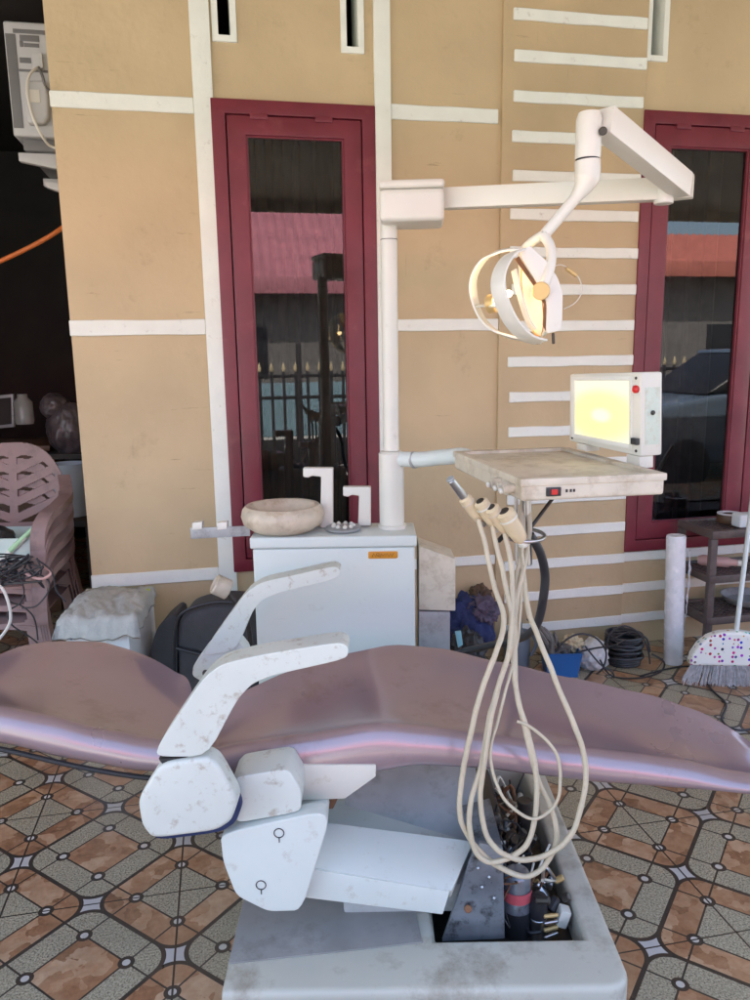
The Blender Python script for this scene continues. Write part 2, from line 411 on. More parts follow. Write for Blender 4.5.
def blob(c, rad, amp=.15, fr=3, seed=0, sub=4, power=1, flat=None, bm=None):
    b = nb(); bmesh.ops.create_icosphere(b, subdivisions=sub, radius=1)
    off = Vector((seed * 7.3, seed * 3.1, seed * 1.7))
    for v in b.verts:
        d = v.co.normalized()
        if power != 1:
            k = (abs(d.x) ** power + abs(d.y) ** power + abs(d.z) ** power) ** (-1 / power); d = d * k
        n = noise.fractal(d * fr + off, 1.0, 2.0, 4)
        d = d * (1 + amp * n)
        p = Vector((d.x * rad[0], d.y * rad[1], d.z * rad[2])) + Vector(c)
        if flat is not None and p.z < flat: p.z = flat + (p.z - flat) * .04
        v.co = p
    return merge(bm, b) if bm else b

# ================================================================== THE SETTING
b = nb()
def sheet(x0, x1, y0, y1, z):
    b = nb(); vs_ = [b.verts.new(p) for p in ((x0, y0, z), (x1, y0, z), (x1, y1, z), (x0, y1, z))]; b.faces.new(vs_); return b
solo('ground', sheet(-200, 200, -300, 60, -.125), CONCRETE, '', '', (0, 0, -.125), kind='structure', frame=I4)
solo('porch_floor', box((-7, -2.3, -.12), (9, 8, 0), .0), TILE, '', '', (0, 2, -.12), kind='structure', frame=I4)

# ------------------------------------------------------------------ house front
WY = 3.25
house = thing('house', 'tan rendered house front with white painted bands, maroon windows and slotted vents', 'house', (0, WY, 0), I4)
def wbox(lo, hi, bev=.002): return box(lo, hi, bev)
W1 = (.024, .667, .506, 2.40); W2 = (1.867, 2.53, .475, 2.44)
vents = [(.062, .112, 2.632, 2.95), (.562, .612, 2.62, 2.95), (1.885, 1.945, 2.665, 2.98)]
us = sorted({-.565, 6.5, *[v for w in (W1, W2) for v in w[:2]], *[v for w in vents for v in w[:2]]})
ws = sorted({0, 3.1, *[v for w in (W1, W2) for v in w[2:]], *[v for w in vents for v in w[2:]]})
def wsolid(u, w): return not any(a < u < c and d < w < e for a, c, d, e in [W1, W2] + vents)
obj('wall', cells(us, ws, wsolid, lambda u, w: (u, WY, w), (0, .14, 0)), TAN, house, I4, smooth=0)
obj('side_wall', wbox((-.565, WY + .141, 0), (-.43, 6.4, 3.1)), TAN, house, I4)
obj('wall_panel', wbox((1.215, WY - .016, .0), (1.866, WY - .001, 3.095), .004), TAN2, house, I4)
def band(x0, x1, z0, z1, y=WY, th=.012, nm='trim_strip'):
    bb = nb(); n = max(2, int((x1 - x0) / .04)); top = []; bot = []
    sd_ = random.random() * 50
    for i in range(n + 1):
        x = x0 + (x1 - x0) * i / n
        top.append(Vector((x, y - th, z1 + 0.0035 * noise.noise(Vector((x * 7, sd_, 0)))))); bot.append(Vector((x, y - th, z0 + 0.0035 * noise.noise(Vector((x * 7, sd_, 5))))))
    pts = bot + top[::-1]
    return obj(nm, prism(pts, (0, th - .0005, 0), .003, 1), WHITE_TRIM, house, I4)
def vband(x0, x1, z0, z1, th=.022):
    bb = box((x0, WY - th, z0), (x1, WY - .0005, z1), .004); return obj('pilaster', bb, WHITE_TRIM, house, I4)
vband(-.043, .032, 0, 3.095); vband(.671, .738, 0, 3.095)
for z1, th in ((2.405, .058), (1.569, .062), (.528, .058)):
    band(-.568, -.0435, z1 - th, z1)
for z1, th in ((2.418, .058), (1.566, .05), (.50, .045)):
    band(.7385, 1.214 if z1 < 2.4 else 1.2, z1 - th, z1)
for k in range(18):
    z1 = 2.803 - .1558 * k
    rgt = 1.862 if z1 > .49 else 3.4
    if rgt < 2: band(1.262 + random.uniform(-.008, .008), rgt - random.uniform(0, .01), z1 - .046, z1, WY - .0155)
    else:
        band(1.262 + random.uniform(-.01, .01), 1.864, z1 - .046, z1, WY - .0155)
        band(1.8675, 3.4, z1 - .046, z1, WY)
for a, c, d, e in vents:
    us_ = [a - .02, a + .0, c - .0, c + .02]; ws_ = [d - .02, d, e, e + .02]
    fr = obj('vent', cells([a - .022, a + .002, c - .002, c + .022], [d - .022, d + .002, e - .002, e + .022], lambda u, w: not (a < u < c and d < w < e), lambda u, w: (u, WY - .010, w), (0, .155, 0), .003), WHITE_TRIM, house, I4)
def window(x0, x1, z0, z1, gx0, gx1, gz0, gz1, tint):
    m = .05
    fr = obj('window', cells([x0 - .004, x0 + m, x1 - m, x1 + .004], [z0 - .004, z0 + m, z1 - m, z1 + .004], lambda u, w: not (x0 + m < u < x1 - m and z0 + m < w < z1 - m),
             lambda u, w: (u, WY - .024, w), (0, .13, 0), .005), MAROON, house, I4)
    g = .004; a0, a1, c0, c1 = x0 + m + g, x1 - m - g, z0 + m + g, z1 - m - g
    obj('sash', cells([a0, gx0, gx1, a1], [c0, gz0, gz1, c1], lambda u, w: not (gx0 < u < gx1 and gz0 < w < gz1), lambda u, w: (u, WY - .020, w), (0, .045, 0), .006), MAROON, fr, I4)
    for xx in (.28, .68):
        obj('hinge', box((x0 + (x1 - x0) * xx - .035, WY - .027, c1 - .014), (x0 + (x1 - x0) * xx + .035, WY - .0205, c1 + .008), .002), MAROON, fr, I4)
    bd = nb(); w_ = .007
    bd = cells([gx0, gx0 + w_, gx1 - w_, gx1], [gz0, gz0 + w_, gz1 - w_, gz1], lambda u, w: not (gx0 + w_ < u < gx1 - w_ and gz0 + w_ < w < gz1 - w_), lambda u, w: (u, WY - .012, w), (0, .02, 0), .002)
    obj('glazing_bead', bd, MAROON, fr, I4)
    gb = nb(); vs_ = [gb.verts.new(p) for p in ((gx0 + .001, WY + .004, gz0 + .001), (gx1 - .001, WY + .004, gz0 + .001), (gx1 - .001, WY + .004, gz1 - .001), (gx0 + .001, WY + .004, gz1 - .001))]; gb.faces.new(vs_)
    obj('pane', gb, GLASS, fr, I4, smooth=0)
    return fr
window(*W1, .152, .541, .64, 2.275, None)
window(*W2, 2.0, 2.395, .607, 2.302, None)
# rooms behind the panes, side passage, porch roof
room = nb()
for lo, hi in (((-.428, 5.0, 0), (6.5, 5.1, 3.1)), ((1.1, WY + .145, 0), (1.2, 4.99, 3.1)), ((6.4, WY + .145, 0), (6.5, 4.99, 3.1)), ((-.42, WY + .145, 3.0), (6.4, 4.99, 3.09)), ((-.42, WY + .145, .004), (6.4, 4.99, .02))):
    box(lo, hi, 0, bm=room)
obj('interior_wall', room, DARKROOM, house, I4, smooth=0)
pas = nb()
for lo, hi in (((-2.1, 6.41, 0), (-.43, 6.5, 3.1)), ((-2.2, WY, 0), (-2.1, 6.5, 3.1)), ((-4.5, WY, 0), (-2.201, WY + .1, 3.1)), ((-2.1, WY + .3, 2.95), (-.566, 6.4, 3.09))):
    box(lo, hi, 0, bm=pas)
obj('passage_enclosure', pas, DARKROOM, house, I4, smooth=0)  # passage closed in with an added, unseen side wall to keep it dark
PORCH_Y = .25
obj('porch_ceiling', prism([(-4.5, 3.45, 3.102), (-4.5, PORCH_Y, 2.62), (-4.5, PORCH_Y, 2.70), (-4.5, 3.45, 3.3)], (11.1, 0, 0), .004), CEIL, house, I4)
obj('roof', prism([(-4.7, PORCH_Y - .1, 2.705), (-4.7, 3.45, 3.31), (-4.7, 6.6, 4.0), (-4.7, 10.5, 3.2), (-4.7, 10.5, 3.1), (-4.7, 3.45, 3.305), (-4.7, PORCH_Y - .1, 2.702)], (11.4, 0, 0), 0), ROOFRED, house, I4)
obj('porch_beam', box((-4.5, PORCH_Y - .03, 2.54), (6.6, PORCH_Y - .001, 2.70), .004), CEIL, house, I4)
for x in (-4.3, 6.3): obj('porch_post', box((x - .07, PORCH_Y + .01, 0), (x + .07, PORCH_Y + .15, 2.5), .01), DARKROOM, house, I4)
for (x0, x1) in ((.06, .63), (1.9, 2.5)):
    cb = nb(); n = 60; pts = []
    for i in range(n + 1):
        u = i / n; pts.append((x0 + (x1 - x0) * u, WY + .33 + .03 * math.sin(u * 44) + .012 * math.sin(u * 97)))
    A = [[cb.verts.new((x, y, z)) for x, y in pts] for z in (.35, 2.6)]
    for i in range(n): cb.faces.new((A[0][i], A[0][i + 1], A[1][i + 1], A[1][i]))
    solo('curtain', cb, CURTAIN, 'dark curtain hanging behind the pane of the ' + ('window behind the cabinet' if x0 < 1 else 'window behind the brown rack'), 'curtain', (x0, WY + .33, .35), 'curtains behind the panes', frame=I4)

# ------------------------------------------------------------------ across the street: seen only in the panes
def neighbour(x0, x1, ye, ze, yr, zr, rm, label):
    h = thing('neighbour_house', label, 'house', ((x0 + x1) / 2, ye - .5, 0), I4, 'houses across the street')
    n = int((x1 - x0) / .12); rb = nb(); top = []; bot = []
    for i in range(n + 1):
        x = x0 + (x1 - x0) * i / n; dz = .07 if i % 2 else 0
        bot.append(rb.verts.new((x, ye, ze + dz))); top.append(rb.verts.new((x, yr, zr + dz)))
    for i in range(n): rb.faces.new((bot[i], bot[i + 1], top[i + 1], top[i]))
    obj('roof', rb, rm, h, I4, smooth=0)
    obj('wall', box((x0 + .4, yr, -.12), (x1 - .4, ye - .6, ze - .15), .01), NWALL, h, I4)
    obj('fascia', box((x0, ye - .05, ze - .30), (x1, ye + .03, ze + .085), .01), rm, h, I4)
    for k in range(int((x1 - x0) / 3)):
        obj('window', box((x0 + 1.2 + k * 3, ye - .61, 1.0), (x0 + 2.2 + k * 3, ye - .57, 2.2), .01), BLACK, h, I4)
    return h
neighbour(-7, 7.5, -12, 3.25, -16, 5.9, ROOFPINK, 'low grey house with pink corrugated roof across the street')
neighbour(9.0, 20, -12, 3.7, -15, 4.9, ROOFRED, 'low grey house with salmon corrugated roof across the street')
solo('boundary_wall', box((-8, -9.2, -.12), (20, -9.0, .95), .01), TEAL, 'low teal boundary wall across the street', 'wall', (6, -9.1, -.12), frame=I4)
fence = thing('picket_fence', 'black metal fence with gilt spear tips at the porch edge', 'fence', (3, -2.5, -.12), I4)
for z in (.1, .95, 1.2): obj('rail', box((-1, -2.515, z), (7.5, -2.485, z + .04), .004), FENCEB, fence, I4)
obj('lower_panel', box((-1, -2.509, .15), (7.5, -2.491, .48), .002), FENCEB, fence, I4)
for i in range(60):
    x = -.8 + i * .14
    pk = obj('picket', box((x - .016, -2.511, -.12), (x + .016, -2.489, 1.27), .002), FENCEB, fence, I4)
    obj('spear_tip', lathe([(.012, 0), (.026, .035), (.002, .11)], (x, -2.5, 1.27), seg=8), SPEAR, pk, I4)
for x in (-.9, .92, 4.6, 7.4): obj('post', box((x - .03, -2.53, -.12), (x + .03, -2.47, 1.6), .005), FENCEB, fence, I4)

CARP = mat('blue_grey_car_paint', (.12, .16, .21), .25, .05, 2, coat=.6)
car = thing('parked_car', 'blue grey hatchback parked beside the porch, seen in the right pane', 'car', (6.3, -1.7, -.12), I4)
cbody = [(4.35, .2), (4.3, .55), (4.5, .82), (5.3, .95), (5.4, .96), (8.0, 1.0), (8.2, .7), (8.15, .2)]
obj('body', prism([(x, -2.45, z) for x, z in cbody], (0, 1.5, 0), .06, 4), CARP, car, I4)
obj('cabin', prism([(5.25, -2.35, .95), (5.95, -2.28, 1.42), (7.5, -2.28, 1.45), (8.0, -2.35, .99)], (0, 1.3, 0), .06, 3), BLACK, car, I4)
obj('roof', prism([(5.93, -2.29, 1.41), (5.98, -2.28, 1.455), (7.5, -2.28, 1.485), (7.56, -2.29, 1.44)], (0, 1.32, 0), .02, 3), CARP, car, I4)
for x in (5.0, 7.5):
    for y in (-2.47, -1.12):
        wh = obj('wheel', lathe([(.18, 0), (.29, .01), (.31, .04), (.31, .15), (.29, .18), (.18, .19)], (x, y, .19), (0, 1, 0), 28), BLACK, car, I4)
        obj('rim', lathe([(.02, 0), (.18, .02), (.19, .0)], (x, y + .17, .19), (0, 1, 0), 20), STEEL, wh, I4)
for y in (-2.2, -1.3): obj('headlight', blob((4.42, y, .68), (.10, .16, .07), 0, 1, 0, 3), CLEARPL, car, I4)

# ================================================================== DENTAL CHAIR
chair = thing('dental_chair', 'reclined dental chair with mauve vinyl cushions and chipped white arms on a grey base', 'dental chair', (.09, 1.9, 0))
# base
bs = cells([-.340, .122, .462, .528], [1.375, 1.515, 2.25, 2.36], lambda u, w: not (.122 < u < .462 and 1.515 < w < 2.25), lambda u, w: (u, w, .098), (0, 0, -.098))
vert_e = [e for e in bs.edges if abs(e.verts[0].co.z - e.verts[1].co.z) > .05 and e.verts[0].co.x > .5]
bmesh.ops.bevel(bs, geom=vert_e, offset=.05, segments=5, profile=.5, affect='EDGES')
bevel_sharp(bs, .024, 4, 40)
base = obj('base', bs, BASEW, chair)
obj('sump', box((.1225, 1.5155, .002), (.4615, 2.2495, .012), 0), DKMETAL, base)
obj('cover_plate', prism([(-.337, 1.452, .0985), (.092, 1.505, .0985), (.070, 1.72, .0985), (-.337, 1.80, .0985)], (0, 0, .004), .0015), mat('dull_grey_sheet', (.275, .27, .255), .5, .15, 8, dirt=(.12, .10, .09), damt=.5, dscale=9, dlo=.52), base)
obj('rear_hood', prism([(-.09, 1.60, .10), (-.09, 1.60, .175), (-.09, 2.08, .425), (-.09, 2.2, .425), (-.09, 2.2, .10)], (.35, 0, 0), .008), mat('pale_grey_cover', (.46, .475, .47), .5, .14, 10, dirt=(.22, .21, .19), damt=.6, dscale=9, dlo=.52), chair)
# lift arms
a1 = px(308, 868, 1.50); a2 = px(458, 890, 1.50)
lift = loft([[p, p + Vector((0, .008, .058)), p + Vector((0, .20, .085)), p + Vector((0, .20, -.02)), p + Vector((0, .012, -.052))] for p in (a1, a2)])
up = nb()
def armbar(p0, p1, q0, q1, th):
    pts = [px(*p0[:2], p0[2]), px(*p1[:2], p1[2]), px(*q1[:2], q1[2]), px(*q0[:2], q0[2])]
    return pts
ul = armbar((310, 820, 1.62), (474, 841, 1.62), (314, 868, 1.505), (452, 891, 1.505), 0)
obj('lift_arm', prism(ul, (0, .035, -.045), .004), PANELW, chair)
ll = [px(312, 869.5, 1.503), px(450, 891.5, 1.503), px(443, 915, 1.503), px(304, 898, 1.503)]
obj('lift_arm', prism(ll, (0, .12, 0), .004), PANELW, chair)
lbk = [px(320, 826, 1.68), px(474, 845, 1.68), px(474, 868, 1.68), px(320, 852, 1.68)]
obj('lift_arm', prism(lbk, (0, .12, 0), .004), PANELW, chair)
# hinge plate on the left
hp = rounded([(220, 834), (333, 809), (302, 911), (268, 912), (236, 896), (223, 862)], 4, .22)
hinge = obj('hinge_plate', sil(hp, 1.455, .045, .005, 3), PANELW, chair)
for x, y in ((279, 833), (261, 885)):
    p = px(x, y, 1.4545); rg = [p + Vector((math.cos(a) * .0105, -.0005, math.sin(a) * .0105)) for a in [k * math.pi / 10 for k in range(20)]]
    obj('bolt_cap', tube(rg, .0011, 6, 1, True, raw=True), DKMETAL, hinge)
    obj('bolt_mark', box(p + Vector((-.001, -.001, -.022)), p + Vector((.001, .001, -.012)), 0), DKMETAL, hinge)
obj('hinge_body', sil(rounded([(236, 836), (330, 812), (318, 860), (300, 895), (250, 890)], 3, .2), 1.50, .10, .01), PANELW, chair)
# arm mount blocks and seat rail
obj('arm_mount', sil(rounded([(230, 785), (238, 777), (288, 769), (301, 790), (301, 812), (234, 824)], 3, .2), 1.47, .10, .006, 3), CHAIRW, chair)
obj('seat_rail', prism([px(298, 801, 1.56), px(345, 799, 1.56), px(376, 777, 1.56), px(376, 765, 1.56), px(298, 765, 1.56)], (0, .5, 0), .004), CREAM, chair)
obj('rail_gap', prism([px(300, 811, 1.575), px(333, 809, 1.575), px(338, 799, 1.575), px(300, 800, 1.575)], (0, .4, 0), .002), RUST, chair)
# cushions: sections lofted along the chair
def lerp(tab, x):
    for (a, u), (c, w) in zip(tab, tab[1:]):
        if x <= c:
            f = (x - a) / (c - a); f = max(0, f); f2 = f * f * (3 - 2 * f); f = .5 * f + .5 * f2
            return u + (w - u) * f
    return tab[-1][1]
def cushion(tab_far, tab_crease, tab_bot, xs, zoff, tb=1.57, endw=(.0, .0), sag=.016):
    secs = []
    n = len(xs)
    for i, x in enumerate(xs):
        yb, yc, yf = lerp(tab_bot, x), lerp(tab_crease, x), lerp(tab_far, x)
        B = px(x, yb, tb); Cn = px(x, yc, tb + .035); zf = Cn.z + zoff
        F = pz(x, yf, zf)
        s = B.x; tf = max(F.y, tb + .06); zc = Cn.z; zb = B.z; hgt = zc - zb
        prof = [(tb + .012, zb), (tb - .006, zb + hgt * .18), (tb - .007, zb + hgt * .42), (tb - .001, zb + hgt * .68), (tb + .010, zb + hgt * .89), (tb + .027, zc + .003), (tb + .045, zc - .001), (tb + .066, zc - .020)]
        w = tf - (tb + .085)
        for k in range(1, 8):
            f = k / 8; prof.append((tb + .085 + w * f * .97, zc - .021 + (zf - zc + .021) * f - sag * math.sin(math.pi * f)))
        prof += [(tf - .012, zf + .002), (tf - .002, zf - .012), (tf + .002, zf - hgt * .45), (tf - .01, zb + .01), (tb + w * .6, zb - .004), (tb + w * .3, zb - .004)]
        secs.append([Vector((s + (t_ - tb) * (B.x / tb) * .985, t_, z_)) for t_, z_ in prof])
    # round the ends
    def cap(sec, sgn):
        c = sum(sec, Vector()) / len(sec); out = []
        for k, (f, o) in enumerate(((.985, .010), (.93, .022), (.80, .031), (.55, .036))):
            out.append([c + (p - c) * f + Vector((sgn * o, 0, 0)) for p in sec])
        return out
    L_ = cap(secs[0], -1)[::-1]; R_ = cap(secs[-1], 1)
    return loft(L_ + secs + R_)
far = [(205, 708), (235, 692), (300, 666), (350, 650), (395, 641), (440, 645), (500, 659), (570, 675), (640, 690), (690, 706), (722, 722), (750, 742), (800, 772), (860, 800)]
cre = [(205, 750), (250, 741), (300, 734), (380, 722), (430, 726), (486, 733), (560, 744), (626, 752), (668, 758), (740, 772), (860, 796)]
bot = [(205, 770), (240, 783), (300, 787), (360, 780), (420, 769), (480, 772), (540, 779), (600, 786), (700, 792), (750, 796), (860, 808)]
seat = obj('seat_cushion', cushion(far, cre, bot, [219 + i * 14 for i in range(46)], .035), MAUVE, chair, smooth=60)
sm = seat.modifiers.new('sub', 'SUBSURF'); sm.levels = sm.render_levels = 1
far = [(-190, 676), (-60, 668), (0, 655), (30, 643), (60, 638), (110, 638), (145, 648), (172, 661), (192, 676), (200, 684), (216, 700)]
cre = [(-190, 690), (-60, 695), (0, 704), (50, 714), (100, 727), (150, 737), (200, 742), (216, 744)]
bot = [(-190, 722), (-60, 738), (0, 747), (75, 764), (140, 775), (200, 778), (216, 778)]
back = obj('back_cushion', cushion(far, cre, bot, [-180 + i * 14 for i in range(27)], .035), MAUVE, chair, smooth=60)
sm = back.modifiers.new('sub', 'SUBSURF'); sm.levels = sm.render_levels = 1
obj('back_shell', tube([px(-180, 724, 1.575), px(-60, 739.5, 1.575), px(0, 749, 1.575), px(75, 766, 1.575), px(140, 777, 1.575), px(196, 780, 1.575)], .006, 8), BLACKTRIM, chair)
# near arm
pc = rounded([(160, 764), (205, 757), (217, 764), (238, 802), (231, 822), (216, 832), (152, 840), (141, 826), (137, 800)], 4, .28)
obj('arm_pivot', sil(pc, 1.40, .055, .012, 4), CHAIRW, chair)
obj('pivot_gasket', sil([(x + 5, y + 1) for x, y in pc], 1.456, .03, .006), NAVY, chair)
na = rounded([(155, 757), (160, 742), (203, 678), (222, 664), (260, 655), (340, 642), (349, 648), (347, 659), (275, 675), (252, 684), (237, 700), (207, 757)], 3, .3)
obj('armrest', sil(na, 1.395, .065, .030, 5), CHAIRW, chair)
obj('arm_seal', sil([(158, 759), (206, 756), (204, 762), (164, 767)], 1.41, .04, .003), BLACKTRIM, chair)
# far arm
fb = rounded([(192, 676), (193, 666), (208, 645), (232, 632), (250, 655), (225, 682), (205, 684)], 3, .25)
fbo = obj('arm_pivot', sil(fb, 2.14, .06, .008, 3), CHAIRW, chair)
for x, y, r in ((206, 673, .011), (224, 661, .006)): obj('bolt', cyl(px(x, y, 2.136), px(x, y, 2.145), r, seg=12), DKMETAL, fbo)
fa = rounded([(203, 656), (208, 645), (246, 592), (262, 582), (295, 575), (334, 566), (341, 570), (337, 579), (282, 592), (262, 600), (252, 612), (236, 651)], 3, .3)
obj('armrest', sil(fa, 2.13, .065, .028, 5), CHAIRW, chair)
# pump bay
bp = sil([(442, 942), (472, 856), (480, 843), (503, 848), (505, 939)], 1.535, .012, .003)
bo = obj('lift_bracket', bp, OILY, chair)
obj('bracket_side', prism([px(472, 856, 1.547), px(503, 848, 1.547), px(505, 938, 1.547), px(497, 938, 1.547)], (0, .2, 0), .003), OILY, chair)
obj('bracket_bolt', cyl(px(468, 909, 1.525), px(468, 909, 1.54), .009, seg=8), RUST, bo)
for x, y in ((482, 887), (489, 877), (494, 898), (478, 868), (497, 866)): obj('bracket_rivet', cyl(px(x, y, 1.53), px(x, y, 1.54), .0035, seg=8), STEEL, bo)
cc = px(516, 930, 1.64)
cyb = lathe([(.034, 0), (.035, .004), (.035, .085), (.033, .088), (.033, .155), (.028, .165), (.02, .17)], (cc.x, 1.64, .012), seg=24)
pump = obj('pump', cyb, OILY, chair)
obj('pump_label', lathe([(.0358, .098), (.0358, .125)], (cc.x, 1.64, .012), seg=24, cap=False), PINKLABEL, pump)
obj('pump_foot', lathe([(.0362, .0), (.0362, .07)], (cc.x, 1.64, .012), seg=24, cap=False), BLACK, pump)
m1 = px(538, 920, 1.62)
mo = obj('motor', cyl((m1.x, 1.62, .014), (m1.x, 1.62, .07), .021), STEEL, chair)
obj('motor_cap', lathe([(.021, 0), (.022, .02), (.018, .055), (.008, .06)], (m1.x, 1.62, .0705), seg=16), BLACK, mo)
vb = px(565, 905, 1.60)
vo = obj('valve_block', box((vb.x - .014, 1.60, .05), (vb.x + .012, 1.63, .095), .004, rot=Matrix.Rotation(.3, 3, 'Y')), CREAM, chair)
for k in range(4): obj('valve_stem', cyl((vb.x - .05, 1.59 + .004 * k, .035 + .016 * k), (vb.x - .015, 1.60, .04 + .016 * k), .005, seg=10), GOLD if k % 2 else STEEL, vo)
rnd = random.Random(5)
for k in range(9):
    x0 = rnd.uniform(.2, .42); y0 = rnd.uniform(1.66, 2.1)
    pts = [(x0 + rnd.uniform(-.05, .05), y0 + rnd.uniform(-.06, .08), .02 + rnd.uniform(0, .17)) for _ in range(5)]
    obj('pump_hose', tube(pts, rnd.choice((.006, .008, .010)), 8, 6), rnd.choice((BLACK, BLACK, DKMETAL, RUST)), chair)
for k in range(34):
    x0 = rnd.uniform(.28, .44); y0 = rnd.uniform(1.58, 2.1); z0 = rnd.uniform(.05, .18)
    pts = [(x0 + rnd.uniform(-.04, .04), y0 + rnd.uniform(-.05, .05), z0 + rnd.uniform(-.04, .04)) for _ in range(4)]
    obj('pump_wire', tube(pts, rnd.choice((.0022, .003, .0045)), 6, 6), rnd.choice((BLACK, HOSE, RUST, STEEL, CREAM, BLACK, DKMETAL)), chair)
for k in range(20):
    x0 = rnd.uniform(.30, .45); y0 = rnd.uniform(1.60, 2.05); z0 = rnd.uniform(.03, .13)
    obj('fitting', cyl((x0, y0, z0), (x0 + rnd.uniform(-.03, .03), y0 + rnd.uniform(-.02, .02), z0 + rnd.uniform(.01, .04)), rnd.uniform(.007, .013), seg=8), rnd.choice((STEEL, GOLD, DKMETAL, BLACK, CREAM)), chair)
obj('pump_tank', box((.19, 1.85, .012), (.33, 2.1, .19), .02, 3), DKMETAL, chair)
obj('solenoid', cyl((.37, 1.8, .012), (.37, 1.8, .15), .026), BLACK, chair)
obj('solenoid', cyl((.41, 1.95, .012), (.41, 1.95, .17), .022), DKMETAL, chair)

# ================================================================== DENTAL UNIT
unit = thing('dental_unit', 'white dental cabinet with a pole carrying a lit lamp and an instrument tray', 'dental unit', (-.14, 2.48, 0))
CT = 2.40
cab = obj('cabinet', box((-.402, CT + .006, .03), (.128, CT + .20, .795), .008, 3), UNITW, unit)
obj('cabinet_lid', box((-.410, CT, .797), (.134, CT + .206, .835), .008, 3), UNITW, unit)
bc = px(383, 555, CT + .004)
bd = obj('badge', prism(rounded([(bc.x - .048, CT + .0035, bc.z - .012), (bc.x + .048, CT + .0035, bc.z - .012), (bc.x + .048, CT + .0035, bc.z + .012), (bc.x - .048, CT + .0035, bc.z + .012)], 4, .11), (0, .004, 0), .001), BADGE, unit)
lt = nb()
gl = ['/\\', '|', '^', '|/|', '^', '|']
zz = [(-.036, -.5), (-.030, .5), (-.024, -.5), (-.020, .5), (-.013, .5), (-.013, -.1), (-.020, -.1), (-.008, -.5), (-.006, .5), (0, -.3), (.006, .5), (.008, -.5), (.013, .5), (.019, -.5), (.025, .5), (.029, -.5), (.035, .5)]
tube([(bc.x + x, CT + .0032, bc.z + z * .012) for x, z in zz], .0011, 5, raw=True, bm=lt)
obj('badge_lettering', lt, BADGETXT, bd)
# side box and splash plate
sb = [px(419, 546, 2.46), px(455.5, 559, 2.46), px(455.5, 611, 2.46), px(419, 610, 2.46)]
obj('side_box', prism(sb, (0, .14, .0), .004), TRAYM, unit)
obj('splash_plate', prism([px(419, 611.5, 2.47), px(450, 612, 2.47), px(450, 690, 2.47), px(419, 690, 2.47)], (0, .1, 0), .002), ZINC, unit)
# spittoon bowl, fillers, drain
bo_c = px(282, 526, 2.46)
prof = [(.06, 0), (.10, .004), (.132, .028), (.139, .052), (.134, .076), (.122, .088), (.108, .087), (.098, .075), (.085, .058), (.03, .045)]
obj('spittoon', lathe(prof, (bo_c.x, 2.495, .838), seg=40), STONE, unit)
def tap(xa, xb, yt, yb_, xtip, th, t):
    pts = [px(xb, yb_, t), px(xb, yt, t), px(xtip, yt, t), px(xtip, yt + 9, t), px(xtip + 5, yt + 10, t), px(xtip + 9, yt + 8, t), px(xa, yt + 9, t), px(xa - 1, yb_, t)]
    return prism(pts, (0, th, 0), .005, 3)
obj('cup_filler', tap(321, 333, 468, 528, 303, .035, 2.53), CREAMW, unit)
obj('bowl_filler', tap(359, 371, 487, 526, 343, .035, 2.53), CREAMW, unit)
dc = px(343, 526, 2.46)
dr = obj('drain_cup', lathe([(.034, 0), (.058, .004), (.06, .012), (.052, .014)], (dc.x, 2.49, .8355), seg=28), ZINC, unit)
for k in range(9):
    a = k * 2 * math.pi / 9; obj('drain_knob', lathe([(.007, 0), (.008, .006), (.003, .011)], (dc.x + .034 * math.cos(a), 2.49 + .034 * math.sin(a), .849), seg=8), CREAMW, dr)
# suction bar
barp = [px(190, 528, 2.44), px(250, 526, 2.44), px(250, 536, 2.44), px(191, 539, 2.44)]
sbar = obj('holder_bar', prism(barp, (0, .006, 0), .001), ZINC, unit)
for x in (197, 222): obj('holder_clip', prism([px(x - 5, 523, 2.435), px(x + 5, 522, 2.435), px(x + 5, 529, 2.435), px(x - 5, 530, 2.435)], (0, .03, 0), .002), CREAMW, sbar)
# pole
pb = px(392, 522, 2.52); PX, PT = pb.x, 2.52
obj('pole_sleeve', lathe([(.047, 0), (.047, .012), (.042, .014), (.042, .255), (.034, .262)], (PX, PT, .8355), seg=32), CREAMW, unit)
ptop = px(394, 222, PT).z
pole = obj('pole', cyl((PX, PT, 1.098), (PX, PT, ptop + .03), .0265, seg=28), CREAMW, unit)
obj('pole_collar', lathe([(.0272, 0), (.0272, .002)], (PX, PT, px(394, 240, PT).z), seg=28), DKMETAL, pole)
# arm head box
hb = [px(384, 183, 2.40), px(446, 177.5, 2.40), px(446, 217, 2.40), px(384, 222, 2.40)]
hx0, hx1 = px(381, 200, 2.43).x, px(446, 200, 2.43).x; hz0, hz1 = px(415, 221, 2.43).z, px(415, 179, 2.43).z
hd = box((hx0, 2.43, hz0), (hx1, 2.60, hz1 - .026), .018, 4); hd.transform(Matrix.Translation(Vector((PX, PT, 0))) @ Matrix.Rotation(-.06, 4, 'Z') @ Matrix.Translation(-Vector((PX, PT, 0))))
head = obj('arm_head', hd, CREAMW, unit)
hd = box((hx0 - .001, 2.429, hz1 - .0245), (hx1 + .001, 2.601, hz1), .012, 3); hd.transform(Matrix.Translation(Vector((PX, PT, 0))) @ Matrix.Rotation(-.06, 4, 'Z') @ Matrix.Translation(-Vector((PX, PT, 0))))
obj('head_lid', hd, CREAMW, head)
def beam(a, c, w, h, bev=.006, up_=Vector((0, 0, 1))):
    a, c = Vector(a), Vector(c); d = (c - a).normalized(); sx = d.cross(up_).normalized(); u = sx.cross(d)
    q = [(-w / 2, -h / 2), (w / 2, -h / 2), (w / 2, h / 2), (-w / 2, h / 2)]
    b = loft([[p + sx * x + u * z for x, z in q] for p in (a, c)]); bmesh.ops.recalc_face_normals(b, faces=b.faces); bevel_sharp(b, bev, 2); return b
la0 = px(444, 199, 2.50); la1 = px(664, 189.5, 2.30)
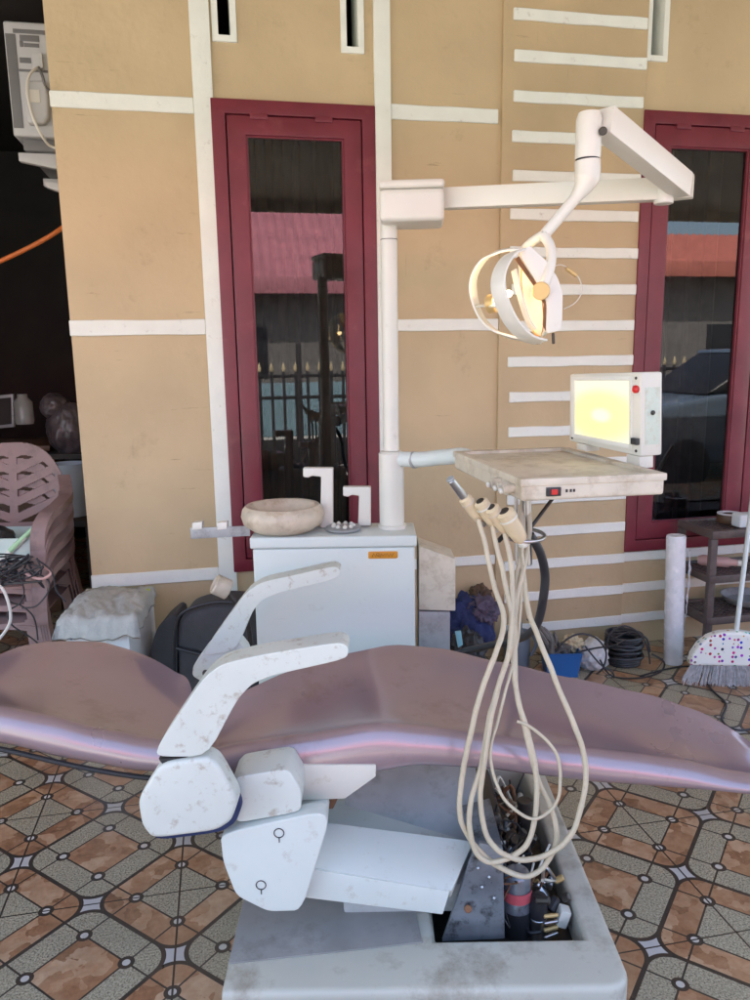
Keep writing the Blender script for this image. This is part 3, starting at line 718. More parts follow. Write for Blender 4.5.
obj('light_arm', beam(la0, la1, .045, .062), CREAMW, unit)
j1 = px(679, 186, 2.285); j2 = px(603, 121, 1.98)
obj('arm_hinge', cyl(la1 + Vector((.0, -.002, -.04)), la1 + Vector((.0, -.002, .05)), .027), CREAMW, unit)
sp = obj('spring_arm', beam(j1 + Vector((.012, .0, -.0)), j2, .052, .066, .005), CREAMW, unit)
d = (j1 - j2).normalized()
obj('arm_end_cap', beam(j1 + Vector((.0125, 0, 0)), j1 + Vector((.022, .02, -.004)), .054, .066, .004), CREAM, sp)
obj('arm_bolt', cyl(px(603, 131, 1.945), px(603, 131, 1.96), .010, seg=12), DKMETAL, sp)
kn = px(588, 150, 1.98); kz0, kz1 = px(588, 186, 1.98).z, px(588, 112, 1.98).z; ks = px(588, 160, 1.98).z
kk = lathe([(.030, 0), (.031, .004), (.031, kz1 - ks - .02), (.026, kz1 - ks - .004), (.012, kz1 - ks)], (kn.x, 1.98, ks + .002), seg=28)
knu = obj('knuckle', kk, CREAMW, unit)
obj('knuckle_seam', lathe([(.029, 0), (.029, .003)], (kn.x, 1.98, ks - .001), seg=28), BLACK, knu)
lowp = [(kn.x, 1.98, ks - .002), (kn.x, 1.98, kz0 + .02), px(580, 192, 1.98), px(562, 214, 1.985), px(545, 234, 1.99)]
obj('drop_tube', tube(lowp, lambda u: .031 if u < .28 else max(.0145, .031 - (u - .28) * .055), 18, 6), CREAMW, unit)
# yoke
yk = obj('yoke', tube([px(543, 235, 1.985), px(550, 246, 1.965), px(551, 262, 1.945), px(546, 280, 1.935), px(541, 291, 1.933)], .0125, 14), CREAMW, unit)
tube_b = tube([px(545, 234, 1.99), px(530, 244, 2.03), px(523, 255, 2.08), px(524, 285, 2.12)], .0125, 14)
obj('yoke', tube_b, CREAMW, unit)
obj('knob', cyl(px(541, 291, 1.918), px(541, 291, 1.945), .022, seg=24), GOLD, yk)
# lamp head
ax = Vector((-.965, -.13, -.20)).normalized(); rc = px(534, 298, 1.99)
SQ = Matrix.Translation(rc) @ Matrix.Diagonal((1, .5, 1, 1)) @ Matrix.Translation(-rc)
lb = lathe([(.096, -.003), (.100, .0), (.098, .010), (.080, .034), (.05, .052), (.03, .056)], rc, -ax, 36); lb.transform(SQ)
lamp = obj('lamp_housing', lb, CREAMW, unit)
lb = lathe([(.0965, -.006), (.094, .0005), (.080, .0004), (.06, .0002), (.02, -.0005), (.003, -.0005)], rc, -ax, 36, cap=False); lb.transform(SQ)
obj('reflector', lb, REFL, lamp)
def hoop(pts, w, th, outw):
    P = spline(pts, 8); secs = []
    for i, p in enumerate(P):
        d = (P[min(i + 1, len(P) - 1)] - P[max(i - 1, 0)]).normalized(); o = outw(p); o = (o - d * o.dot(d)).normalized(); q_ = d.cross(o)
        secs.append([p + q_ * x + o * z for x, z in ((-w / 2, -th / 2), (w / 2, -th / 2), (w / 2, th / 2), (-w / 2, th / 2))])
    b = loft(secs); bmesh.ops.recalc_face_normals(b, faces=b.faces); bevel_sharp(b, th * .3, 2, 50); return b
cage = lambda p: (p - (rc + Vector((.02, .0, 0))))
Tp, Bp = px(525, 249, 1.97), px(541, 342, 1.96)
near = [Tp, px(509, 256, 1.925), px(499, 274, 1.895), px(500, 296, 1.885), px(511, 321, 1.90), px(526, 337, 1.93), Bp]
farh = [Tp + Vector((-.005, .02, .003)), px(502, 251, 2.01), px(485, 259, 2.04), px(474, 277, 2.06), px(474, 297, 2.07), px(482, 318, 2.06), px(497, 332, 2.04), px(515, 338, 2.01), Bp + Vector((0, .02, 0))]
obj('guard_hoop', hoop(near, .044, .006, cage), CREAMW, lamp)
obj('guard_hoop', hoop(farh, .050, .006, cage), CREAMW, lamp)
obj('side_cheek', sil(rounded([(519, 254), (529, 245), (548, 262), (558, 278), (563, 293), (562, 330), (546, 334), (547, 302), (537, 283)], 3, .2), 1.937, .010, .003), CREAMW, lamp)
obj('cheek_gap', sil([(515, 259), (519, 256), (537, 284), (547, 304), (546, 331), (543, 325), (544, 304), (534, 286)], 1.9405, .006, .001), RUST, lamp)  # solid brown strip stands in for the dark slit beside the reflector
obj('bulb_bar', hoop([px(477, 306, 2.06), px(488, 305, 2.01), px(503, 306, 1.90)], .022, .005, lambda p: Vector((0, 0, 1)) + ax * .3), CREAM, lamp)
obj('bulb_shield', cyl(px(489, 304, 2.0), px(497, 303, 1.985), .024, seg=20), GOLD, lamp)
obj('inner_bar', hoop([px(514, 270, 1.95), px(519, 292, 1.93), px(527, 318, 1.94), px(534, 330, 1.95)], .016, .005, cage), CREAMW, lamp)
obj('bulb', lathe([(.004, 0), (.009, .006), (.010, .02), (.004, .03)], px(512, 293, 1.985), ax, 12), emit('lit_bulb', (1, .72, .36), 3), lamp)
pl = bpy.data.lights.new('lamp_bulb_light', 'POINT'); pl.energy = .3; pl.color = (1, .64, .30); pl.shadow_soft_size = .012
plo = bpy.data.objects.new('lamp_bulb_light', pl); C.objects.link(plo); plo.matrix_world = K @ Matrix.Translation(px(512, 293, 1.985) + ax * .045)
obj('lamp_pin', cyl(px(553, 333, 1.96), px(553.5, 344, 1.96), .004, seg=10), DKMETAL, lamp)
cdb = tube([px(553, 267, 2.0), px(562, 265, 2.0), px(576, 274, 2.0), px(582, 289, 2.0), px(576, 302, 2.0), px(564, 309, 2.0)], .0014, 6)
cd = obj('lamp_cable', cdb, CREAM, lamp)
obj('cable_connector', cyl(px(566, 268, 1.998), px(577, 276, 1.998), .0055, seg=10), GOLD, cd)
# tray (its own rotated frame)
TA = pz(522, 479, 1.13); TU = Vector((.985, .172, 0)); TV = Vector((-.172, .985, 0)); TW, TD = .350, .55
def tp(u, v, z): return TA + TU * u + TV * v + Vector((0, 0, z))
TF = Matrix((( TU.x, TV.x, 0, TA.x), (TU.y, TV.y, 0, TA.y), (0, 0, 1, TA.z), (0, 0, 0, 1)))
KT = K @ TF
# tray arm
ta = [(PX, PT, px(420, 459, 2.5).z), px(420, 459.5, 2.47), px(445, 457, 2.40), px(470, 458, 2.30), tp(.10, .36, -.079)]
obj('tray_arm', tube(ta, .0255, 20), UNITW, unit)
obj('arm_joint', cyl(px(413, 460, 2.487), px(416, 459.8, 2.48), .0285), ZINC, unit)
tr_b = cells([-.004, .022, TW - .022, TW + .004], [-.004, .022, TD - .022, TD + .004], lambda u, w: not (.02 < u < TW - .02 and .02 < w < TD - .02), lambda u, w: (u, w, .0), (0, 0, -.018), .004)
tray = obj('tray', box((0, 0, -.052), (TW, TD, -.0085), .008, 3), TRAYM, unit, KT)
obj('tray_rim', tr_b, TRAYM, tray, KT)
sw = obj('rocker_switch', box((.058, -.006, -.042), (.092, .002, -.022), .001), BLACK, tray, KT)
obj('rocker', box((.068, -.0085, -.038), (.083, -.0055, -.026), .001), RED, sw, KT)
for u in (.108, .118, .126): obj('socket', box((u - .003, -.0015, -.035), (u + .002, .002, -.028), .0005), BLACK, tray, KT)
for v in (.09, .14, .05):
    kb = obj('holder_knob', cyl((-.028, v, -.032), (.002, v, -.028), .011, seg=14), TRAYM, tray, KT)
    obj('knob_tip', cyl((-.036, v, -.036), (-.0285, v, -.033), .007, seg=10), CREAMW, kb, KT)
# film viewer along the tray's right edge
vBL, vTL, vBR, vTR = px(569, 441, 2.15), px(569.5, 374, 2.15), px(641, 457, 1.90), px(641, 372, 1.90)
ve = (vBR - vBL); ve.z = 0; vl = ve.length; ve.normalize(); vn = Vector((-ve.y, ve.x, 0))          # vn points to the back of the viewer
def vp(u, w, d=0):        # u 0..1 along the face, w 0..1 up, d metres behind the face
    return (vBL.lerp(vBR, u)).lerp(vTL.lerp(vTR, u), w) + vn * d
def vquad(u0, u1, w0, w1, d0, d1, bev): return prism([vp(u0, w0, d0), vp(u1, w0, d0), vp(u1, w1, d0), vp(u0, w1, d0)], vn * (d1 - d0), bev)
vw = obj('film_viewer', vquad(0, 1, 0, 1, 0, .072, .007), CREAM, tray)
obj('viewer_screen', vquad(.10, .86, .13, .90, -.0022, -.0002, 0), screen_material(), vw)
for u0, u1, w0, w1 in ((.04, .10, .07, .955), (.86, .90, .07, .955), (.1003, .8597, .07, .13), (.1003, .8597, .90, .955)): obj('screen_frame', vquad(u0, u1, w0, w1, -.0032, -.0002, .001), CREAMW, vw)
obj('indicator_lamp', lathe([(.010, 0), (.010, .006), (.004, .011)], vp(.945, .80), -vn, 14), RED, vw)
obj('toggle_switch', vquad(.91, .985, .14, .22, -.012, -.0002, .002), BLACK, vw)
for u, w in ((.05, .93), (.94, .93), (.94, .06), (.05, .06)): obj('screw', cyl(vp(u, w, -.0022), vp(u, w, .001), .004, seg=8), DKMETAL, vw)
def vside(d0, d1, w0, w1, o): return prism([vp(1, w0, d0) + ve * o, vp(1, w0, d1) + ve * o, vp(1, w1, d1) + ve * o, vp(1, w1, d0) + ve * o], ve * .002, .0004)
obj('side_label', vside(.014, .062, .14, .82, -.0003), mat('pale_green_sheet', (.56, .63, .54), .5, .06, 30, dirt=(.40, .34, .22), damt=.5, dscale=30, dlo=.5), vw)
obj('viewer_knob', cyl(vp(1, .52, .036), vp(1, .52, .036) + ve * .008, .006, seg=10), DKMETAL, vw)
obj('viewer_foot', vquad(.80, .97, -.15, -.002, .004, .05, .002), CREAM, vw)
obj('viewer_foot', vquad(.10, .25, -.10, -.002, .004, .05, .002), CREAM, vw)
# post and hose ring below the tray
t1 = px(515, 497, 1.80); t2 = px(528, 497, 1.78)
for x, y1, t, r in ((516, 545, 1.80, .0045), (527, 545, 1.78, .010)):
    p = px(x, 494, t); q = px(x + 1, y1 + 20, t); obj('hanger_rod', cyl((p.x, t, 1.082), (q.x, t, q.z), r, seg=12), STEEL, unit)
obj('stay_rod', cyl(px(556, 494, 1.82), px(529, 530, 1.77), .0045, seg=10), DKMETAL, unit)
ring_c = px(524, 535, 1.73)
rg = [ring_c + Vector((math.cos(a) * .047, math.sin(a) * .05, .004 * math.sin(a))) for a in [k * math.pi / 16 for k in range(32)]]
ro = obj('hose_ring', tube(rg, .0045, 10, 1, True, raw=True), STEEL, unit)
obj('ring_pin', cyl(ring_c + Vector((-.047, 0, 0)), ring_c + Vector((-.062, -.01, -.012)), .006, seg=10), BLACK, ro)
obj('supply_hose', tube([px(530, 535, 1.76), px(540, 552, 1.77), px(545, 575, 1.79), px(543, 600, 1.8), (px(538, 622, 1.85)), px(531, 632, 1.95), px(515, 640, 2.1), px(470, 650, 2.3), px(440, 660, 2.45)], .011, 12), BLACK, unit)

# ------------------------------------------------------------------ handpieces with their hanging hoses
def C4(pts, t0=1.47): return [px(430 + x * .28, 620 + y * .28, t) for x, y, t in pts]
T0 = 1.50
hA = [px(479, 519, 1.70), px(487, 548, 1.68), px(494, 585, 1.64), (px(503, 618, 1.58))] + C4([(240, 100, 1.53), (190, 230, 1.50), (150, 380, 1.485), (110, 600, 1.475), (110, 700, 1.47), (150, 790, 1.47), (220, 870, 1.47), (290, 910, 1.47), (350, 915, 1.475), (400, 890, 1.48), (440, 830, 1.485), (455, 760, 1.49), (430, 660, 1.495), (390, 560, 1.50), (350, 440, 1.51), (310, 250, 1.54), (296, 120, 1.57)]) + [px(515, 600, 1.64), px(522, 545, 1.73), px(524, 500, 1.80)]
hB = [px(493, 524, 1.70), px(500, 560, 1.67), px(510, 605, 1.61)] + C4([(290, 60, 1.57), (262, 180, 1.54), (220, 370, 1.50), (190, 560, 1.48), (195, 740, 1.475), (230, 810, 1.465), (300, 850, 1.46), (380, 850, 1.46), (460, 810, 1.46), (520, 740, 1.465), (550, 620, 1.475), (550, 480, 1.49), (510, 370, 1.50), (450, 230, 1.53), (390, 80, 1.57)]) + [px(526, 600, 1.64), px(521, 545, 1.73), px(522, 500, 1.80)]
hC = [px(504, 528, 1.70), px(509, 560, 1.67), px(512, 600, 1.62)] + C4([(285, 60, 1.56), (255, 200, 1.53), (218, 350, 1.505), (185, 520, 1.485), (150, 640, 1.475), (140, 740, 1.47), (160, 820, 1.465), (210, 865, 1.462), (280, 850, 1.462), (340, 800, 1.465), (375, 700, 1.475), (382, 560, 1.49), (345, 400, 1.515), (305, 200, 1.55)]) + [px(517, 600, 1.64), px(527, 545, 1.73), px(527, 500, 1.80)]
hD = [px(521, 540, 1.71), px(524, 575, 1.68), px(518, 630, 1.60)] + C4([(270, 250, 1.53), (240, 370, 1.51), (218, 450, 1.495), (218, 530, 1.485), (250, 620, 1.475), (320, 690, 1.47), (380, 710, 1.47), (440, 670, 1.475), (466, 600, 1.48), (455, 500, 1.49), (410, 430, 1.50), (350, 380, 1.51), (308, 362, 1.515)])
specs = [
 ('cream syringe with bare metal nozzle, leftmost of the four hanging below the tray', 'syringe_handpiece', (455, 486), (481, 521), .0155, hA, .0060, True),
 ('cream handpiece next to the metal tipped syringe, second in the hanging row', 'dental_handpiece', (480, 501), (495, 526), .017, hB, .0060, False),
 ('cream handpiece third in the hanging row, between two others', 'dental_handpiece', (491, 507), (506, 531), .017, hC, .0060, False),
 ('largest cream handpiece, resting in the steel ring under the tray', 'dental_handpiece', (504, 511), (522, 541), .021, hD, .0036, False)]
for i, (lab, nm, a, c, r, hs, hr, tip) in enumerate(specs):
    T_ = 1.72 - .01 * i; A = px(*a, T_ - .02); B = px(*c, T_)
    if tip: A = px(464, 497, T_ - .015)
    h = thing(nm, lab, 'handpiece', B, K, 'handpieces hanging below the tray')
    d_ = (B - A); L_ = d_.length
    obj('body', lathe([(r * .7, 0), (r, .004), (r * 1.02, L_ * .25), (r * .93, L_ * .35), (r * .98, L_ * .6), (r * .8, L_ * .9), (r * .5, L_)], A, d_, 20), HANDLE, h)
    if tip:
        N0 = px(451, 480, T_ - .035)
        obj('nozzle', cyl(N0, A, .0085, .0105, 16), STEEL, h)
        obj('nozzle_tip', cyl(N0 + (N0 - A).normalized() * .006, N0, .0095, seg=14), ZINC, h)
    P_ = spline(hs, 10); P_ = [p + noise.noise_vector(p * 9 + Vector((i * 5, 0, 0))) * .006 + noise.noise_vector(p * 30 + Vector((i * 5, 0, 0))) * .0012 for p in P_]
    P_[0] = Vector(hs[0])
    obj('hose', tube(P_, lambda u, i=i, hr=hr: hr * (1 + .07 * noise.noise(Vector((u * 60, i * 3, 0)))), 10, raw=True), HOSE, h)
    obj('grip_ring', lathe([(r * .99, L_ * .20), (r * 1.05, L_ * .215), (r * 1.05, L_ * .255), (r * .97, L_ * .27)], A, d_, 20, cap=False), CREAM if i % 2 else STONE, h)
    obj('end_socket', lathe([(r * .25, -.002), (r * .55, -.0015), (r * .6, .0005)], A, d_, 14), DKMETAL, h) if not tip else None
    obj('coupling', lathe([(r * .5, 0), (r * .62, .002), (r * .62, .008), (r * .5, .014)], B, d_, 14), STEEL if i == 0 else CREAM, h)
# suction cup tip hanging from the bar
sc2 = thing('suction_tip', 'cream suction cup with dark stem, leaning above the black bag', 'suction tip', px(240, 606, 2.42))
obj('cup', lathe([(.030, 0), (.034, .004), (.034, .05), (.028, .055), (.024, .05), (.024, .012)], px(229, 590, 2.42), px(206, 580, 2.40) - px(229, 590, 2.42), 24), STONE, sc2)
obj('stem', tube([px(226, 590, 2.42), px(234, 600, 2.42), px(243, 612, 2.42), px(250, 640, 2.43), px(247, 700, 2.44)], .009, 10), DKMETAL, sc2)

# ================================================================== LEFT SIDE THINGS
# plastic chairs: one built, then stacked
pc0 = thing('plastic_chair', '', 'chair', (0, 0, 0), I4, 'stacked plastic chairs')
def back_to3(u, w):        # u across, w up from the seat
    return (u * (1 - .12 * w), .235 + .20 * w - .32 * u * u * 1.2, .44 + w)
def back_solid(u, w):
    au = abs(u); top = .425 * max(0, 1 - (au / .268) ** 2.7) ** (1 / 2.4)
    if w > top: return False
    if au > .27: return False
    if w < .07: return True
    wv = w - .42 * au
    if au < .018 or w > top - .055 or au > .195: return True
    k = (wv - .03) / .072
    return not (0 < k - math.floor(k) < .45 and wv > .03)
n_u = 150; us = [-.27 + .54 * i / n_u for i in range(n_u + 1)]; ws = [i * .0036 for i in range(125)]
bb = cells(us, ws, back_solid, back_to3, (0, .007, 0))
obj('backrest', bb, CHAIRP, pc0, I4, smooth=30)
st = nb(); grid = []
for i in range(15):
    row = []
    for j in range(13):
        u = (i / 14 - .5) * 2; v = j / 12
        w_ = .225 + .02 * (1 - v)
        y = -.24 + .48 * v; z = .44 - .018 * math.sin(math.pi * v) * (1 - u * u) - (.03 * (1 - v / .15) ** 2 if v < .15 else 0) - .012 * abs(u) ** 6
        row.append(st.verts.new((u * w_, y, z)))
    grid.append(row)
for i in range(14):
    for j in range(12): st.faces.new((grid[i][j], grid[i + 1][j], grid[i + 1][j + 1], grid[i][j + 1]))
r = bmesh.ops.extrude_face_region(st, geom=st.faces[:])
for g in r['geom']:
    if isinstance(g, bmesh.types.BMVert): g.co.z -= .006
obj('seat', st, CHAIRP, pc0, I4)
ap = nb(); pr = []
for i in range(25):
    u = (i / 24 - .5) * 2; pr.append((u * .25, -.245 + .02 * u * u, .42 - 0, .375 + .028 * (1 - u * u)))
fa_ = [ap.verts.new((x, y, z1)) for x, y, z1, z0 in pr]; fz = [ap.verts.new((x, y - .006, z0)) for x, y, z1, z0 in pr]
for i in range(24): ap.faces.new((fa_[i], fa_[i + 1], fz[i + 1], fz[i]))
r = bmesh.ops.extrude_face_region(ap, geom=ap.faces[:])
for g in r['geom']:
    if isinstance(g, bmesh.types.BMVert): g.co.y += .006
obj('apron', ap, CHAIRP, pc0, I4)
for sx_ in (-1, 1):
    arm = [(sx_ * .235, .25, .72), (sx_ * .275, .12, .66), (sx_ * .29, -.05, .645), (sx_ * .285, -.2, .63), (sx_ * .265, -.255, .56), (sx_ * .26, -.265, .42)]
    ab = nb(); P = spline(arm, 6); rings = []
    for k, p in enumerate(P):
        w_ = .028; rings.append([p + Vector((sx_ * a_, b_, c_)) for a_, b_, c_ in ((-w_, 0, 0), (w_, 0, 0), (w_, .003, -.03), (w_ * .8, .006, -.03), (w_ * .7, .006, -.008), (-w_, .006, -.008))])
    loft(rings, ab); obj('armrest', ab, CHAIRP, pc0, I4, smooth=50)
    for fy, top in ((-1, .43), (1, .44)):
        lg = nb(); y0 = -.235 if fy < 0 else .22
        secs = []
        for z, o in ((top, 0), (.22, .025), (0, .05)):
            cx_ = sx_ * (.225 + o); cy_ = y0 + fy * o * .8
            secs.append([Vector((cx_ + a_, cy_ + b_, z)) for a_, b_ in ((-sx_ * .035, 0), (sx_ * .02, 0), (sx_ * .02, -fy * .045), (sx_ * .015, -fy * .045), (sx_ * .014, -fy * .006), (-sx_ * .035, -fy * .006))])
        loft(secs, lg); obj('leg', lg, CHAIRP, pc0, I4)
SP = Vector((-1.615, 3.10, -.03))
names = ['bottom', 'second from the bottom', 'middle', 'second from the top', 'top']
labs = ['dusty pink plastic chair at the very bottom of the stack by the dark passage',
        'dusty pink plastic chair second from the bottom in the stack by the dark passage',
        'dusty pink plastic chair just under the top one in the stack by the dark passage',
        'topmost dusty pink plastic chair of the stack, slatted back showing, carrying the cable carton']
STEP = .072
for k in range(4):
    o = pc0 if k == 0 else copy_tree(pc0)
    o.matrix_world = K @ Matrix.Translation(SP + Vector((.0, .010 * k, STEP * k))) @ Matrix.Rotation(R(6), 4, 'Z')
    o['label'] = labs[k]
ST = .41 + STEP * 3         # top seat height
# carton of odds and ends on the top chair
cx0, cx1 = px(-40, 560, 2.98).x, px(33, 560, 2.98).x
ct = thing('cable_carton', 'open pale carton of small things standing on the topmost plastic chair', 'carton', (cx0, 3.05, ST))
cells_b = nb()
zt = px(20, 538, 2.98).z
for lo, hi in (((cx0, 2.97, ST), (cx1, 2.975, zt)), ((cx1 - .005, 2.9755, ST), (cx1, 3.2, zt)), ((cx0, 2.9755, ST), (cx0 + .005, 3.2, zt)), ((cx0, 3.2005, ST), (cx1, 3.205, zt)), ((cx0 + .006, 2.976, ST), (cx1 - .006, 3.199, ST + .005))): box(lo, hi, 0, bm=cells_b)
obj('carton', cells_b, PALEBOX, ct, smooth=0)
gt = px(38, 524, 2.96)
solo('marker_pen', cyl(px(10, 551, 2.96), gt, .0115, .009, 14), GREENPL, 'fat pale green pen sticking up out of the cable carton', 'pen', gt)
solo('white_tube', cyl(px(2, 560, 2.965), px(26, 536, 2.962), .012, .012, 12), CREAMW, 'short white tube lying beside the pale green pen', 'tube', px(2, 560, 2.965))
solo('black_pouch', blob(px(-2, 540, 3.05), (.07, .06, .06), .2, 3, 2, 3), BLACK, 'black pouch against the slatted chair back above the carton', 'pouch', px(-2, 540, 3.05))
rn = random.Random(11)
cb = nb()
for k in range(7):
    pts = []
    for j in range(7): pts.append(px(rn.uniform(-10, 44), rn.uniform(553, 590 - 2 * k), 2.80 + rn.uniform(-.02, .02)))
    tube(pts, .0038, 6, 6, bm=cb)
for pts in ([(18, 572), (24, 590), (20, 603), (8, 612), (12, 625), (30, 637), (40, 645)], [(30, 570), (48, 580), (48, 592), (36, 606), (22, 608)], [(0, 578), (8, 600), (22, 606), (34, 618), (38, 640)], [(38, 560), (52, 572), (56, 590), (66, 602)]):
    tube([px(x, y, 2.79) for x, y in pts], .0033, 6, 6, bm=cb)
solo('cable_tangle', cb, BLACK, 'tangle of thin black cables spilling over the carton on the chair stack', 'cables', px(10, 570, 2.93))
cb = tube([px(-8, 585, 2.78), px(2, 588, 2.78), px(9, 605, 2.78), px(10, 622, 2.78), px(0, 638, 2.78), px(-14, 650, 2.78)], .006, 8)
solo('white_cable', cb, CREAMW, 'thick white cable hanging down in front of the stacked chairs', 'cable', px(2, 588, 2.9))
cb = tube([px(26, 574, 2.80), px(40, 579, 2.79), px(50, 575, 2.79), (px(50, 570, 2.80)), px(40, 566, 2.82)], .006, 8)
solo('cable_loop', cb, PINKPL, 'short loop of pinkish cable beside the carton on the chairs', 'cable', px(40, 579, 2.91))
# towel over a carton
tc = px(103, 615, 2.92)
bx = thing('white_carton', 'white printed carton under the grey towel', 'carton', (tc.x, 2.95, 0))
zc = px(80, 628, 2.78).z
cxa, cxb = px(64, 630, 2.61).x, px(128, 630, 2.61).x; zc = (px(63, 622, 2.60).z + px(133, 627, 2.60).z) / 2
obj('carton', prism([(cxa, 2.615, 0), (cxb, 2.615, 0), (cxb - .01, 2.97, 0), (cxa + .01, 2.97, 0)], (0, 0, zc - .022), .004), PAPERW, bx)
for k, (x, w_) in enumerate(((64, 2), (67, 1), (70, 2.5), (74, 1.5))):
    obj('print', prism([px(x, 634, 2.6125), px(x + w_, 634, 2.6125), px(x + w_, 640, 2.6125), px(x, 640, 2.6125)], (0, .0015, 0), 0), PRINT, bx)
def towel():
    FL, FR, BR, BL = [px(x, y, t) for x, y, t in ((62, 620, 2.60), (134, 624, 2.60), (148, 577, 2.98), (88, 576, 2.98))]
    zt = (FL.z + FR.z) / 2 ; b = nb(); n, m = 44, 44; g = []
    for i in range(n + 1):
        row = []
        for j in range(m + 1):
            u = -.10 + 1.27 * i / n; v = -.16 + 1.22 * j / m
            uc, vc = min(max(u, 0), 1), min(max(v, 0), 1)
            p = FL.lerp(FR, uc).lerp(BL.lerp(BR, uc), vc); p.z = zt + .010
            ov = max(max(-u, u - 1) * .27, max(-v, v - 1) * .42, 0)
            if ov > 0:
                p.z -= ov * (1.0 + .3 * noise.noise(Vector((u * 5, v * 5, 0)))); dx = (-1 if u < 0 else 1 if u > 1 else 0); dy = (-1 if v < 0 else 1 if v > 1 else 0)
                p.x += dx * (.012 + .25 * ov); p.y += dy * (.012 + .2 * ov)
            k = 1 if ov == 0 else .5
            p += Vector((0, 0, 1)) * k * (.030 * noise.noise(Vector((u * 2.2 + 3, v * 2.6, 1))) + .016 * abs(noise.noise(Vector((u * 6 + v * 3, v * 5 - u * 2, 4)))) + .004 * noise.noise(Vector((u * 17, v * 17, 2))))
            p.y += .006 * noise.noise(Vector((u * 9, v * 3, 7))); p.x += .006 * noise.noise(Vector((u * 3, v * 9, 9)))
            row.append(b.verts.new(p))
        g.append(row)
    for i in range(n):
        for j in range(m): b.faces.new((g[i][j], g[i + 1][j], g[i + 1][j + 1], g[i][j + 1]))
    bmesh.ops.recalc_face_normals(b, faces=b.faces)
    r = bmesh.ops.extrude_face_region(b, geom=b.faces[:])
    for e in r['geom']:
        if isinstance(e, bmesh.types.BMVert): e.co.z += .007
    return b, zt
tb_, zt_w = towel()
tw = thing('grey_towel', 'crumpled grey towel draped over the white carton by the wall', 'towel', (tc.x, 2.8, zt_w))
obj('cloth', tb_, GREYCLOTH, tw, smooth=180)
obj('fringe', tube([px(148, 590, 2.96), px(147, 600, 2.88), px(143, 612, 2.78), px(137, 624, 2.68), px(134, 632, 2.62)], lambda u: .008 + .004 * math.sin(u * 19), 8, 8), YGREEN, tw)
# black bag
bg_ = thing('shoulder_bag', 'charcoal nylon bag slumped on the floor between towel and cabinet', 'bag', (px(205, 640, 2.85).x, 2.85, 0))
obj('body', sil(rounded([(176, 640), (178, 622), (186, 612), (215, 604), (252, 606), (262, 640), (262, 720), (180, 720)], 4, .3), 2.74, .2, .04, 4), BAGM, bg_)
obj('side_pocket', sil(rounded([(150, 648), (158, 626), (172, 614), (178, 618), (177, 700), (154, 700)], 4, .3), 2.77, .16, .03, 4), BAGM, bg_)
obj('flap_piping', tube([px(175, 690, 2.735), px(174, 650, 2.735), px(177, 622, 2.735), px(187, 610, 2.735), px(216, 602, 2.74), px(252, 604, 2.74)], .006, 8), BLACK, bg_)
obj('strap', tube([px(176, 648, 2.73), px(205, 655, 2.725), px(240, 660, 2.73)], .007, 8), BLACK, bg_)
# passage contents
cabw = thing('brown_cupboard', 'low dark brown cupboard in the dark passage behind the stacked chairs', 'cupboard', K.inverted() @ Vector((-1.25, 4.6, 0)))
obj('body', box((-1.9, 4.45, 0), (-.95, 4.95, .93), .01), BROWNWOOD, cabw, I4)
obj('top', box((-1.92, 4.42, .931), (-.93, 4.97, .96), .006), BROWNWOOD, cabw, I4)
pfm = px(3, 412, 4.65)
pf = thing('picture_frame', 'small picture frame with silver edge standing on the brown cupboard', 'picture frame', pfm)
obj('frame', sil([(-20, 397), (13, 394), (14, 427), (-20, 430)], 4.62, .02, .004), ZINC, pf)
obj('picture', sil([(-17, 400), (10.5, 397.5), (11, 424), (-17, 427)], 4.612, .006, 0), DARKROOM, pf)
solo('plastic_jar', lathe([(.05, 0), (.055, .02), (.055, .13), (.03, .16), (.03, .18)], px(25, 424, 4.6), seg=18), CLEARCUP, 'clear jar next to the picture frame on the brown cupboard', 'jar', px(25, 424, 4.6))
solo('plastic_sack', merge(blob(px(55, 407, 4.2), (.075, .08, .075), .12, 1.6, 3, 5), blob(px(70, 430, 4.2), (.12, .1, .15), .16, 1.5, 9, 5)), mat('dull_plastic_sack', (.075, .06, .064), .3, .3, 14, bump=.5, bscale=18), 'bulging cloudy plastic sack above the white bucket', 'sack', px(60, 430, 4.2), smooth=180)
bkc = px(73, 515, 4.0)
bkt = thing('white_bucket', 'plain white bucket in the shadow beside the wall edge', 'bucket', bkc)
zb_t = px(73, 463, 4.0).z
obj('body', lathe([(.085, 0), (.09, .004), (.10, zb_t - bkc.z), (.094, zb_t - bkc.z), (.084, .01)], bkc, seg=28), BUCKW, bkt)
stool = thing('dark_stool', 'dark wooden stool holding the white bucket', 'stool', (bkc.x, 4.0, 0))
obj('top', box((bkc.x - .15, 3.85, bkc.z - .035), (bkc.x + .15, 4.15, bkc.z - .001), .005), DARKROOM, stool)
for a_ in (-1, 1):
    for c_ in (-1, 1): obj('leg', box((bkc.x + a_ * .13 - .015, 4.0 + c_ * .13 - .015, 0), (bkc.x + a_ * .13 + .015, 4.0 + c_ * .13 + .015, bkc.z - .0355), .003), DARKROOM, stool)
solo('crate_shelf', box((px(62, 430, 4.2).x - .1, 4.1, px(60, 452, 4.2).z - .03), (px(62, 430, 4.2).x + .3, 4.4, px(60, 452, 4.2).z), .004), DARKROOM, 'dark shelf board under the cloudy sack in the passage', 'shelf', px(62, 452, 4.2))
